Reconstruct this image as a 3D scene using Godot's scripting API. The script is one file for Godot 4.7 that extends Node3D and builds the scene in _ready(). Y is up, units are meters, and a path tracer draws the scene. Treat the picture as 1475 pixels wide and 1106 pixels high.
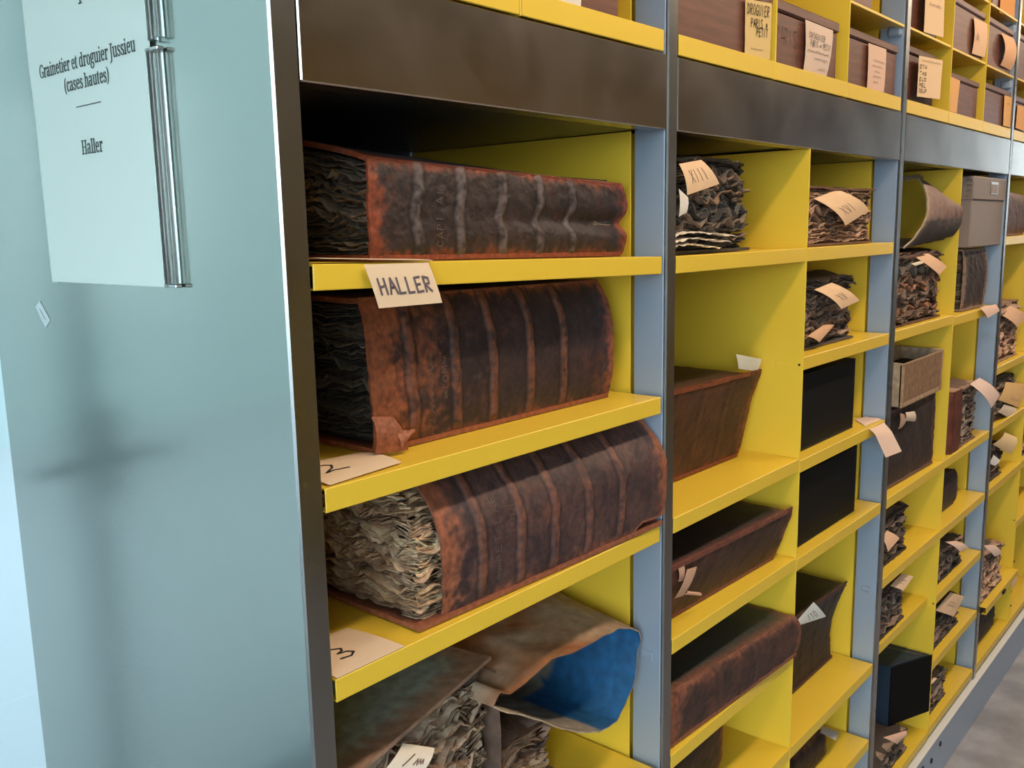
extends Node3D
# Archive shelving seen along the aisle. Rack fronts lie in the plane z = 0, the rack runs along +x,
# the near end panel lies in the plane x = 0. Heights are measured from eye-level data; the floor is at FL.

const FL := -0.132
const BACK := -0.70
var noise := FastNoiseLite.new()
var rng := RandomNumberGenerator.new()
var M := {}
var used := {}


class Shape:
	var v := PackedVector3Array()
	var n := PackedVector3Array()
	var c := PackedColorArray()
	var i := PackedInt32Array()

	func face(pts: Array, ctr: Vector3, col := Color.WHITE) -> void:
		var nrm: Vector3 = (pts[1] - pts[0]).cross(pts[2] - pts[0]).normalized()
		var mid := Vector3.ZERO
		for q in pts:
			mid += q
		mid /= pts.size()
		var p := pts.duplicate()
		if nrm.dot(mid - ctr) < 0.0:
			p.reverse()
			nrm = -nrm
		var s := v.size()
		for q in p:
			v.append(q)
			n.append(nrm)
			c.append(col)
		for k in range(1, p.size() - 1):
			i.append_array([s, s + k + 1, s + k])

	# a box with chamfered edges
	func box(ctr: Vector3, size: Vector3, bev := 0.0, col := Color.WHITE, b := Basis()) -> void:
		var h := size / 2.0
		bev = minf(bev, minf(h.x, minf(h.y, h.z)) * 0.8)
		var ax := [Vector3.RIGHT, Vector3.UP, Vector3.BACK]
		for a in 3:
			var a1 := (a + 1) % 3
			var a2 := (a + 2) % 3
			for s in [-1.0, 1.0]:
				var pts := []
				for k in [[-1, -1], [1, -1], [1, 1], [-1, 1]]:
					pts.append(ctr + b * (ax[a] * h[a] * s + ax[a1] * (h[a1] - bev) * k[0] + ax[a2] * (h[a2] - bev) * k[1]))
				face(pts, ctr, col)
			if bev > 0.0:
				for s1 in [-1.0, 1.0]:
					for s2 in [-1.0, 1.0]:
						var q := []
						for e in [-1.0, 1.0]:
							q.append(ctr + b * (ax[a] * (h[a] - bev) * e + ax[a1] * h[a1] * s1 + ax[a2] * (h[a2] - bev) * s2))
						for e in [1.0, -1.0]:
							q.append(ctr + b * (ax[a] * (h[a] - bev) * e + ax[a1] * (h[a1] - bev) * s1 + ax[a2] * h[a2] * s2))
						face(q, ctr, col)
		if bev > 0.0:
			for sx in [-1.0, 1.0]:
				for sy in [-1.0, 1.0]:
					for sz in [-1.0, 1.0]:
						face([ctr + b * Vector3(h.x * sx, (h.y - bev) * sy, (h.z - bev) * sz), ctr + b * Vector3((h.x - bev) * sx, h.y * sy, (h.z - bev) * sz), ctr + b * Vector3((h.x - bev) * sx, (h.y - bev) * sy, h.z * sz)], ctr, col)

	func minmax(lo: Vector3, hi: Vector3, bev := 0.0, col := Color.WHITE) -> void:
		box((lo + hi) / 2.0, (hi - lo).abs(), bev, col)

	# rows of points with smooth normals; faces turn away from ctr
	func rows(p: Array, col: Array, ctr: Vector3) -> void:
		var nu := p.size()
		var nv: int = p[0].size()
		var nn := []
		var side := 0.0
		for a in nu:
			var r := PackedVector3Array()
			for b in nv:
				var du: Vector3 = p[mini(a + 1, nu - 1)][b] - p[maxi(a - 1, 0)][b]
				var dv: Vector3 = p[a][mini(b + 1, nv - 1)] - p[a][maxi(b - 1, 0)]
				var q := du.cross(dv)
				q = q.normalized() if q.length_squared() > 1e-16 else Vector3.UP
				side += q.dot(p[a][b] - ctr)
				r.append(q)
			nn.append(r)
		var f := -1.0 if side < 0.0 else 1.0
		var s := v.size()
		for a in nu:
			for b in nv:
				v.append(p[a][b])
				n.append(nn[a][b] * f)
				c.append(col[a][b])
		for a in nu - 1:
			for b in nv - 1:
				var k := s + a * nv + b
				if f > 0.0:
					i.append_array([k, k + nv + 1, k + nv, k, k + 1, k + nv + 1])
				else:
					i.append_array([k, k + nv, k + nv + 1, k, k + nv + 1, k + 1])

	func grid(nu: int, nv: int, f: Callable, col: Variant, ctr: Vector3) -> void:
		var p := []
		var cc := []
		for a in nu + 1:
			var r := PackedVector3Array()
			var q := PackedColorArray()
			for b in nv + 1:
				var u := float(a) / nu
				var w := float(b) / nv
				r.append(f.call(u, w))
				q.append(col.call(u, w) if col is Callable else col)
			p.append(r)
			cc.append(q)
		rows(p, cc, ctr)

	# a sheet with thickness: f gives the outer face, th is measured towards inner
	func sheet(nu: int, nv: int, f: Callable, th: float, col: Variant, col2: Variant, ctr: Vector3) -> void:
		var p := []
		var q := []
		var cp := []
		var cq := []
		var side := 0.0
		for a in nu + 1:
			var r := PackedVector3Array()
			for b in nv + 1:
				r.append(f.call(float(a) / nu, float(b) / nv))
			p.append(r)
		var nn := []
		for a in nu + 1:
			var r := PackedVector3Array()
			for b in nv + 1:
				var d: Vector3 = (p[mini(a + 1, nu)][b] - p[maxi(a - 1, 0)][b]).cross(p[a][mini(b + 1, nv)] - p[a][maxi(b - 1, 0)])
				d = d.normalized() if d.length_squared() > 1e-18 else Vector3.UP
				side += d.dot(p[a][b] - ctr)
				r.append(d)
			nn.append(r)
		var sg := -1.0 if side < 0.0 else 1.0
		for a in nu + 1:
			var r := PackedVector3Array()
			var c1 := PackedColorArray()
			var c2 := PackedColorArray()
			for b in nv + 1:
				r.append(p[a][b] - nn[a][b] * sg * th)
				c1.append(col.call(float(a) / nu, float(b) / nv) if col is Callable else col)
				c2.append(col2.call(float(a) / nu, float(b) / nv) if col2 is Callable else col2)
			q.append(r)
			cp.append(c1)
			cq.append(c2)
		rows(p, cp, ctr)
		var far := Vector3.ZERO
		far = p[nu / 2][nv / 2] + nn[nu / 2][nv / 2] * sg * 10.0
		rows(q, cq, far)
		var mid: Vector3 = p[nu / 2][nv / 2] - nn[nu / 2][nv / 2] * sg * th * 0.5
		rows([p[0], q[0]], [cp[0], cp[0]], mid)
		rows([p[nu], q[nu]], [cp[nu], cp[nu]], mid)
		for e in [0, nv]:
			var l1 := PackedVector3Array()
			var l2 := PackedVector3Array()
			var lc := PackedColorArray()
			for a in nu + 1:
				l1.append(p[a][e])
				l2.append(q[a][e])
				lc.append(cp[a][e])
			rows([l1, l2], [lc, lc], mid)

	func tube(pts: Array, r: float, col := Color.WHITE, seg := 10) -> void:
		var p := []
		var cc := []
		for k in pts.size():
			var d: Vector3 = (pts[mini(k + 1, pts.size() - 1)] - pts[maxi(k - 1, 0)]).normalized()
			var a := d.cross(Vector3(0.31, 0.2, 0.93)).normalized()
			var b := d.cross(a)
			var ring := PackedVector3Array()
			var rc := PackedColorArray()
			for s in seg + 1:
				var t := TAU * s / seg
				ring.append(pts[k] + (a * cos(t) + b * sin(t)) * r)
				rc.append(col)
			p.append(ring)
			cc.append(rc)
		var st := v.size()
		rows(p, cc, (pts[0] + pts[-1]) / 2.0)
		for e in [0, pts.size() - 1]:
			var cap := []
			for s in seg:
				cap.append(p[e][s])
			face(cap, (pts[0] + pts[-1]) / 2.0, col)

	# flat pen stroke on a surface
	func ribbon(pts: Array, nrm: Vector3, w: float, col: Color) -> void:
		for k in pts.size() - 1:
			var d: Vector3 = pts[k + 1] - pts[k]
			if d.length() < 1e-7:
				continue
			var s := d.normalized().cross(nrm).normalized() * w * 0.5
			var e := d.normalized() * w * 0.35
			face([pts[k] + s - e, pts[k + 1] + s + e, pts[k + 1] - s + e, pts[k] - s - e], pts[k] - nrm, col)

	func mesh(off := Vector3.ZERO) -> ArrayMesh:
		var a := []
		a.resize(Mesh.ARRAY_MAX)
		if off != Vector3.ZERO:
			for k in v.size():
				v[k] -= off
		a[Mesh.ARRAY_VERTEX] = v
		a[Mesh.ARRAY_NORMAL] = n
		a[Mesh.ARRAY_COLOR] = c
		a[Mesh.ARRAY_INDEX] = i
		var m := ArrayMesh.new()
		m.add_surface_from_arrays(Mesh.PRIMITIVE_TRIANGLES, a)
		return m


func numbered(s: String) -> String:
	if not used.has(s):
		used[s] = 0
		return s
	used[s] += 1
	return "%s_%03d" % [s, used[s]]


func thing(called: String, label: String, category: String, at: Vector3, group := "") -> Node3D:
	var o := Node3D.new()
	o.name = numbered(called)
	o.position = at
	add_child(o)
	o.set_meta("label", label)
	o.set_meta("category", category)
	if group:
		o.set_meta("group", group)
	return o


# commits a shape (world coordinates) as one named mesh under its thing or part
func obj(called: String, s: Shape, mat: Material, parent: Node3D) -> MeshInstance3D:
	var o := MeshInstance3D.new()
	o.name = called
	var off := Vector3.ZERO
	var q: Node = parent
	while q != self:
		off += q.position
		q = q.get_parent()
	o.mesh = s.mesh(off)
	o.material_override = mat
	parent.add_child(o, true)
	return o


func struct(called: String, s: Shape, mat: Material, label: String, category: String) -> MeshInstance3D:
	var o := obj(called, s, mat, self)
	o.set_meta("kind", "structure")
	o.set_meta("label", label)
	o.set_meta("category", category)
	return o


func ns(x: float, y: float, z := 0.0) -> float:
	return noise.get_noise_3d(x, y, z)


func lin(r: float, g: float, b: float) -> Color:   # sRGB 0..255 to a linear vertex colour
	return Color(r / 255.0, g / 255.0, b / 255.0).srgb_to_linear()


func mat(col: Color, rough: float, metal := 0.0) -> StandardMaterial3D:
	var m := StandardMaterial3D.new()
	m.albedo_color = col
	m.roughness = rough
	m.metallic = metal
	return m


func vmat(rough: float) -> StandardMaterial3D:
	var m := mat(Color.WHITE, rough)
	m.vertex_color_use_as_albedo = true
	m.cull_mode = BaseMaterial3D.CULL_DISABLED
	return m


func ntex(freq: float, lo: float, hi: float, as_normal := false, strength := 4.0, seed_ := 1, oct := 4) -> NoiseTexture2D:
	var f := FastNoiseLite.new()
	f.seed = seed_
	f.frequency = freq
	f.fractal_octaves = oct
	var t := NoiseTexture2D.new()
	t.width = 512
	t.height = 512
	t.seamless = true
	t.noise = f
	if as_normal:
		t.as_normal_map = true
		t.bump_strength = strength
	else:
		var g := Gradient.new()
		g.set_color(0, Color(lo, lo, lo))
		g.set_color(1, Color(hi, hi, hi))
		t.color_ramp = g
	return t


func tri(m: StandardMaterial3D, scale: float, world := false) -> void:
	m.uv1_triplanar = true
	m.uv1_world_triplanar = world
	m.uv1_scale = Vector3.ONE * scale


func materials() -> void:
	var y := mat(Color(0.91, 0.762, 0.24), 0.38)
	y.metallic_specular = 0.5
	M.yellow = y
	# satin stainless steel: fine smudges in the roughness only
	var sm := ntex(0.008, 0.75, 1.0, false, 0, 7)
	var st := mat(Color(0.62, 0.63, 0.64), 0.34, 1.0)
	st.roughness_texture = sm
	tri(st, 1.3)
	M.steel = st
	var pn := mat(Color(0.64, 0.655, 0.63), 0.19, 0.97)
	pn.roughness_texture = ntex(0.006, 0.8, 1.0, false, 0, 9)
	tri(pn, 1.1)
	M.panel = pn
	var fs := mat(Color(0.74, 0.71, 0.70), 0.27, 1.0)
	fs.roughness_texture = sm
	tri(fs, 1.7)
	M.fascia = fs
	M.post = mat(Color(0.66, 0.73, 0.82), 0.42, 0.45)
	M.dark_steel = mat(Color(0.10, 0.105, 0.11), 0.6, 0.3)
	M.dull_steel = mat(Color(0.42, 0.42, 0.41), 0.34, 0.92)
	M.hole = mat(Color(0.02, 0.02, 0.02), 0.8)
	var le := vmat(0.62)
	le.albedo_color = Color(0.90, 0.89, 0.90)
	le.albedo_texture = ntex(0.02, 0.72, 1.0, false, 0, 3, 5)
	le.normal_enabled = true
	le.normal_scale = 0.45
	le.normal_texture = ntex(0.03, 0, 1, true, 6.0, 5, 5)
	tri(le, 9.0)
	M.leather = le
	var pa := vmat(0.9)
	pa.albedo_texture = ntex(0.03, 0.7, 1.0, false, 0, 11, 4)
	tri(pa, 8.0)
	M.pages = pa
	var ve := vmat(0.7)
	ve.albedo_texture = ntex(0.012, 0.72, 1.0, false, 0, 13, 5)
	tri(ve, 6.0)
	M.vellum = ve
	M.card = vmat(0.85)
	M.ink = mat(Color(0.13, 0.11, 0.13), 0.7)
	M.print_ink = mat(Color(0.25, 0.28, 0.28), 0.7)
	M.faded_ink = mat(Color(0.42, 0.35, 0.33), 0.8)
	M.pencil = mat(Color(0.52, 0.42, 0.38), 0.8)
	M.gilt = mat(Color(0.40, 0.34, 0.31), 0.5, 0.1)
	M.chalk = mat(Color(0.50, 0.40, 0.38), 0.9)
	var wd := mat(Color(0.47, 0.285, 0.225), 0.45)
	var wt := ntex(0.012, 0.78, 1.0, false, 0, 21, 4)
	wd.albedo_texture = wt
	tri(wd, 2.0)
	wd.uv1_scale = Vector3(1.2, 12.0, 12.0)
	M.wood = wd
	var wd2: StandardMaterial3D = wd.duplicate()
	wd2.albedo_color = Color(0.38, 0.20, 0.155)
	M.dark_wood = wd2
	M.black_card = mat(Color(0.028, 0.036, 0.048), 0.6)
	M.black_card.metallic_specular = 0.3
	M.blue_card = mat(Color(0.11, 0.19, 0.27), 0.6)
	M.grey_box = mat(Color(0.53, 0.475, 0.455), 0.6)
	M.nickel = mat(Color(0.75, 0.75, 0.74), 0.3, 1.0)
	var cl := mat(Color(0.94, 0.97, 0.97, 0.10), 0.05)
	cl.transparency = BaseMaterial3D.TRANSPARENCY_ALPHA
	M.clear = cl
	var ac := mat(Color(0.96, 0.98, 0.98, 0.04), 0.03)
	ac.refraction_enabled = true
	ac.refraction_scale = 0.05
	M.acrylic = ac
	var gl := mat(Color(0.9, 0.97, 0.98, 0.05), 0.02)
	gl.transparency = BaseMaterial3D.TRANSPARENCY_ALPHA
	M.glass = gl
	M.plaster = mat(Color(0.86, 0.87, 0.86), 0.9)
	M.grey_plaster = mat(Color(0.55, 0.57, 0.62), 0.9)
	M.white_paint = mat(Color(0.86, 0.86, 0.86), 0.5)
	M.frame = mat(Color(0.45, 0.52, 0.55), 0.5)
	M.bolt = mat(Color(0.05, 0.055, 0.06), 0.5, 0.5)
	var fl := mat(Color(0.67, 0.655, 0.67), 0.42)
	fl.albedo_texture = ntex(0.01, 0.75, 1.0, false, 0, 31, 5)
	tri(fl, 1.0, true)
	M.floor = fl
	M.lamp = mat(Color(0.9, 0.9, 0.88), 0.6)
	M.terrace = mat(Color(0.44, 0.455, 0.46), 0.9)
	M.facade = mat(Color(0.47, 0.52, 0.52), 0.9)


func _ready() -> void:
	noise.seed = 4
	noise.frequency = 1.0
	noise.fractal_octaves = 3
	rng.seed = 11
	# ---------------------------------------------------------------- camera, sky, exposure
	var cam := Camera3D.new()
	cam.name = "camera"
	cam.transform = Transform3D(Basis(Vector3(0.653255, -0.019083, 0.756898), Vector3(0.138115, 0.985912, -0.094346), Vector3(-0.744434, 0.166171, 0.646687)), Vector3(-0.5081, 1.5500, 0.7200))
	cam.fov = 45.6822
	cam.near = 0.05
	cam.far = 200.0
	add_child(cam)
	cam.current = true
	var env := Environment.new()
	var sky := Sky.new()
	var sk := ProceduralSkyMaterial.new()
	sk.sky_top_color = Color(0.72, 0.84, 0.90)
	sk.sky_horizon_color = Color(0.885, 0.945, 0.955)
	sk.ground_bottom_color = Color(0.55, 0.58, 0.60)
	sk.ground_horizon_color = Color(0.885, 0.945, 0.955)
	sk.sky_curve = 0.3
	sky.sky_material = sk
	env.background_mode = Environment.BG_SKY
	env.sky = sky
	env.background_energy_multiplier = 2.0
	env.tonemap_mode = Environment.TONE_MAPPER_LINEAR
	env.tonemap_exposure = 5.8
	env.sdfgi_enabled = true
	env.ssao_enabled = true
	env.ssil_enabled = true
	var we := WorldEnvironment.new()
	we.name = "world_environment"
	we.environment = env
	add_child(we)
	materials()
	room()
	rack()
	sign_holder()
	first_bay_books()
	second_bay_books()
	third_bay_books()
	fourth_bay_books()
	wooden_boxes()


# ---------------------------------------------------------------- the room
func room() -> void:
	var s := Shape.new()
	s.minmax(Vector3(-2.15, FL - 0.15, -1.65), Vector3(7.2, FL, 3.75))
	struct("floor", s, M.floor, "grey mottled concrete floor of the aisle beside the rack", "floor")
	s = Shape.new()
	s.minmax(Vector3(-2.15, 2.72, -1.65), Vector3(7.2, 2.87, 3.75))
	struct("ceiling", s, M.plaster, "white plaster ceiling above the racks", "ceiling")
	s = Shape.new()   # back wall: glazed double door at its left, plain beyond
	s.minmax(Vector3(0.75, FL, -1.65), Vector3(7.2, 2.72, -1.5))
	s.minmax(Vector3(-2.15, FL, -1.65), Vector3(-1.72, 2.72, -1.5))
	s.minmax(Vector3(-1.72, 2.55, -1.65), Vector3(0.75, 2.72, -1.5))
	struct("wall_back", s, M.plaster, "white wall behind the rack around the glazed door", "wall")
	s = Shape.new()   # window wall at the camera's back left
	s.minmax(Vector3(-2.15, FL, -1.5), Vector3(-2.0, 0.35, 3.6))
	s.minmax(Vector3(-2.15, 2.5, -1.5), Vector3(-2.0, 2.72, 3.6))
	s.minmax(Vector3(-2.15, 0.35, -1.5), Vector3(-2.0, 2.5, 0.5))
	s.minmax(Vector3(-2.15, 0.35, 2.9), Vector3(-2.0, 2.5, 3.6))
	struct("wall_left", s, M.plaster, "white wall with the wide window facing the rack's end panel", "wall")
	s = Shape.new()
	s.minmax(Vector3(-2.15, FL, 3.6), Vector3(7.2, 2.72, 3.75))
	struct("wall_front", s, M.plaster, "white wall across the aisle behind the opposite rack", "wall")
	s = Shape.new()
	s.minmax(Vector3(7.05, FL, -1.5), Vector3(7.2, 1.1, 3.6))
	s.minmax(Vector3(7.05, 2.5, -1.5), Vector3(7.2, 2.72, 3.6))
	s.minmax(Vector3(7.05, 1.1, -1.5), Vector3(7.2, 2.5, 0.1))
	s.minmax(Vector3(7.05, 1.1, 0.75), Vector3(7.2, 2.5, 3.6))
	struct("wall_right", s, M.grey_plaster, "grey wall with a window at the far end of the aisle", "wall")
	window("window_1", -2.08, 0.5, 2.9, 0.35, 2.5, 3, "wide three-light window in the wall facing the end panel")
	window("window_2", 7.12, 0.1, 0.75, 1.1, 2.5, 2, "two-light window at the far end of the aisle")
	# glazed double door with a bolt rod, lock case and levers on the meeting stile
	s = Shape.new()
	var z := -1.575
	for x in [[-1.72, -1.66], [0.69, 0.75]]:
		s.minmax(Vector3(x[0], FL, z - 0.03), Vector3(x[1], 2.55, z + 0.03), 0.004)
	s.minmax(Vector3(-1.66, 2.49, z - 0.03), Vector3(0.69, 2.55, z + 0.03), 0.004)
	s.minmax(Vector3(-1.66, FL, z - 0.03), Vector3(0.69, FL + 0.04, z + 0.03), 0.004)
	s.minmax(Vector3(-0.507, FL + 0.04, z - 0.03), Vector3(-0.473, 2.49, z + 0.03), 0.004)
	var d := struct("door_1", s, M.frame, "glazed double door in the back wall with a bolt rod", "door")
	s = Shape.new()
	s.minmax(Vector3(-1.66, FL + 0.04, z - 0.003), Vector3(-0.507, 2.49, z + 0.003))
	obj("pane", s, M.glass, d)
	s = Shape.new()
	s.minmax(Vector3(-0.473, FL + 0.04, z - 0.003), Vector3(0.69, 2.49, z + 0.003))
	obj("pane", s, M.glass, d)
	s = Shape.new()
	s.tube([Vector3(-0.49, FL + 0.14, -1.52), Vector3(-0.49, 2.45, -1.52)], 0.011)
	obj("bolt_rod", s, M.frame, d)
	s = Shape.new()
	s.box(Vector3(-0.49, 1.02, -1.52), Vector3(0.085, 0.24, 0.045), 0.008)
	obj("lock_case", s, M.frame, d)
	for e in [-1.0, 1.0]:
		s = Shape.new()
		s.tube([Vector3(-0.49, 1.02, -1.49), Vector3(-0.49, 1.02, -1.45), Vector3(-0.49 + e * 0.03, 1.02, -1.44), Vector3(-0.49 + e * 0.17, 1.015, -1.44)], 0.012)
		obj("lever_handle", s, M.frame, d)
	s = Shape.new()
	s.minmax(Vector3(-14, FL - 0.35, -16), Vector3(16, FL - 0.16, 16))
	struct("terrace", s, M.terrace, "grey stone terrace outside the windows", "terrace")
	s = Shape.new()
	s.minmax(Vector3(-14, FL - 0.16, -8.4), Vector3(16, 9.0, -8.0))
	struct("neighbour_wall", s, M.facade, "grey rendered wall across the terrace outside the glazed door", "wall")
	for k in 4:
		lamp(Vector3(0.4 + k * 1.75, 2.70, 0.72))


func window(called: String, x: float, z0: float, z1: float, y0: float, y1: float, lights: int, label: String) -> void:
	var s := Shape.new()
	var w := 0.05
	s.minmax(Vector3(x - 0.03, y0, z0), Vector3(x + 0.03, y0 + w, z1), 0.004)
	s.minmax(Vector3(x - 0.03, y1 - w, z0), Vector3(x + 0.03, y1, z1), 0.004)
	for k in lights + 1:
		var zc := lerpf(z0 + w / 2, z1 - w / 2, float(k) / lights)
		s.minmax(Vector3(x - 0.03, y0 + w, zc - w / 2), Vector3(x + 0.03, y1 - w, zc + w / 2), 0.004)
	var o := struct(called, s, M.frame, label, "window")
	for k in lights:
		s = Shape.new()
		var a := lerpf(z0 + w / 2, z1 - w / 2, float(k) / lights) + w / 2
		var b := lerpf(z0 + w / 2, z1 - w / 2, float(k + 1) / lights) - w / 2
		s.minmax(Vector3(x - 0.003, y0 + w, a), Vector3(x + 0.003, y1 - w, b))
		obj("pane", s, M.glass, o)


func lamp(at: Vector3) -> void:
	var t := thing("ceiling_lamp", "long white ceiling lamp above the aisle between the racks", "ceiling lamp", at, "ceiling lamps above the aisle")
	var s := Shape.new()
	s.box(at + Vector3(0, 0.0, 0), Vector3(1.2, 0.036, 0.16), 0.006)
	obj("housing", s, M.lamp, t)
	s = Shape.new()
	s.box(at + Vector3(0, -0.021, 0), Vector3(1.16, 0.006, 0.13), 0.001)
	var g := mat(Color(1, 0.95, 0.86), 0.6)
	g.emission_enabled = true
	g.emission = Color(1.0, 0.92, 0.82)
	g.emission_energy_multiplier = 0.7
	obj("diffuser", s, g, t)
	var l := AreaLight3D.new()
	l.name = "lamp_light"
	l.area_size = Vector2(1.16, 0.13)
	l.light_color = Color(1.0, 0.90, 0.78)
	l.light_energy = 0.3
	l.area_range = 12.0
	l.area_attenuation = 2.0
	l.shadow_enabled = true
	l.rotation_degrees = Vector3(-90, 0, 0)
	l.position = Vector3(0, -0.03, 0)
	t.add_child(l)


# ---------------------------------------------------------------- the rack
func shelf(t: Node3D, x0: float, x1: float, yl: float, yr: float, zf: float, lip: float, deep := 0.53) -> void:
	var s := Shape.new()
	var c := Vector3((x0 + x1) / 2, (yl + yr) / 2, 0)
	var b := Basis(Vector3.BACK, atan2(yr - yl, x1 - x0))
	var w := x1 - x0
	s.box(c + b * Vector3(0, -0.001, zf - deep / 2), Vector3(w, 0.002, deep - 0.003), 0.0, Color.WHITE, b)
	s.box(c + b * Vector3(0, -lip / 2, zf - 0.0012), Vector3(w, lip, 0.0024), 0.0008, Color.WHITE, b)
	s.box(c + b * Vector3(0, -lip + 0.001, zf - 0.008), Vector3(w, 0.002, 0.0135), 0.0005, Color.WHITE, b)
	s.box(c + b * Vector3(0, -lip / 2, zf - deep + 0.001), Vector3(w, lip, 0.002), 0.0, Color.WHITE, b)
	obj("shelf", s, M.yellow, t)


func tray(t: Node3D, x0: float, x1: float, y0: float, y1: float) -> void:
	var s := Shape.new()
	s.minmax(Vector3(x0, y0 + 0.004, -0.53), Vector3(x1, y0 + 0.006, -0.0015))
	s.minmax(Vector3(x0, y0, -0.0035), Vector3(x1, y1, -0.0005), 0.001)
	obj("shelf", s, M.yellow, t)


func plate(t: Node3D, called: String, lo: Vector3, hi: Vector3, m: Material, bev := 0.0005) -> MeshInstance3D:
	var s := Shape.new()
	s.minmax(lo, hi, bev)
	return obj(called, s, m, t)


func bay(label: String, x0: float, x1: float, pw: float, low_div: Array, up_div: Array, lows: Array, ups: Array, yb := 0.0166) -> Node3D:
	var t := thing("shelving_bay", label, "shelving", Vector3(x0, yb, 0), "")
	# right-hand upright: folded steel channel with two hooked tabs
	plate(t, "post", Vector3(x1, yb, -0.0575), Vector3(x1 + pw, 2.5, -0.0056), M.post, 0.001)
	plate(t, "post_face", Vector3(x1 - 0.0002, yb, -0.0062), Vector3(x1 + pw + 0.0002, 2.5, 0.0), M.steel, 0.0024)
	plate(t, "rear_post", Vector3(x1, yb, BACK), Vector3(x1 + pw, 2.5, -0.545), M.post, 0.002)
	# fascia: pressed steel beam
	var s := Shape.new()
	s.minmax(Vector3(x0 + 0.0007, 1.690, -0.004), Vector3(x1 - 0.002, 1.7945, -0.0002), 0.0016)
	s.minmax(Vector3(x0 + 0.0005, 1.7925, -0.06), Vector3(x1 - 0.002, 1.7945, -0.003))
	s.minmax(Vector3(x0 + 0.0005, 1.690, -0.03), Vector3(x1 - 0.002, 1.692, -0.003))
	obj("fascia", s, M.fascia, t)
	plate(t, "ceiling_plate", Vector3(x0 + 0.0006, 1.6935, -0.53), Vector3(x1 - 0.003, 1.6955, -0.03), M.dull_steel)
	for a in [[0.045, 1.6925], [1.7975, 2.5]]:
		plate(t, "side_panel", Vector3(x1 - 0.0045, a[0], -0.534), Vector3(x1 - 0.002, a[1], -0.0615), M.yellow)
		plate(t, "side_panel", Vector3(x0 + 0.0005, a[0], -0.534), Vector3(x0 + 0.003, a[1], -0.0615), M.yellow)
	plate(t, "back_panel", Vector3(x0 + 0.0006, yb, BACK), Vector3(x1 - 0.0004, 2.5, BACK + 0.004), M.dark_steel)
	for x in low_div:
		var dv := plate(t, "divider", Vector3(x - 0.0016, 0.04, -0.53), Vector3(x + 0.0016, 1.690, -0.0005), M.yellow, 0.0008)
		for y in [1.281, 0.868, 0.455]:
			var h := Shape.new()
			h.tube([Vector3(x - 0.0022, y, -0.008), Vector3(x - 0.0012, y, -0.008)], 0.0024)
			obj("hole", h, M.hole, dv)
			h = Shape.new()
			for e in [[0.0, 0.006, 0.034, 0.0012], [0.0, -0.006, 0.034, 0.0012], [-0.017, 0.0, 0.0012, 0.0132]]:
				h.box(Vector3(x - 0.0018, y + e[1], -0.04 + e[0]), Vector3(0.0008, e[3], e[2]), 0.0002)
			obj("slot", h, M.yellow, dv)
	for x in up_div:
		plate(t, "divider", Vector3(x - 0.0016, 1.7965, -0.53), Vector3(x + 0.0016, 2.5, -0.0005), M.yellow, 0.0008)
	for a in lows:
		shelf(t, a[0], a[1], a[2], a[3] if a.size() > 3 else a[2], a[4] if a.size() > 4 else -0.0008, 0.0255)
	var edges := [x0] + up_div + [x1]
	for k in edges.size() - 1:
		tray(t, edges[k] + (0.0035 if k == 0 else 0.0025), edges[k + 1] - (0.011 if k == edges.size() - 2 else 0.0025), 1.797, 1.8265)
	for a in ups:
		shelf(t, a[0], a[1], a[2], a[2], -0.003, 0.006)
	return t


func tab(t: Node3D, x: float, y: float, z: float, big := false) -> void:
	var s := Shape.new()
	if big:
		s.box(Vector3(x - 0.008, y, z), Vector3(0.016, 0.026, 0.03), 0.004)
	else:
		s.box(Vector3(x - 0.0025, y, z), Vector3(0.005, 0.012, 0.022), 0.002)
		s.box(Vector3(x - 0.005, y, z + 0.009), Vector3(0.004, 0.014, 0.006), 0.001)
	obj("hook_tab", s, M.post, t)


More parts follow.
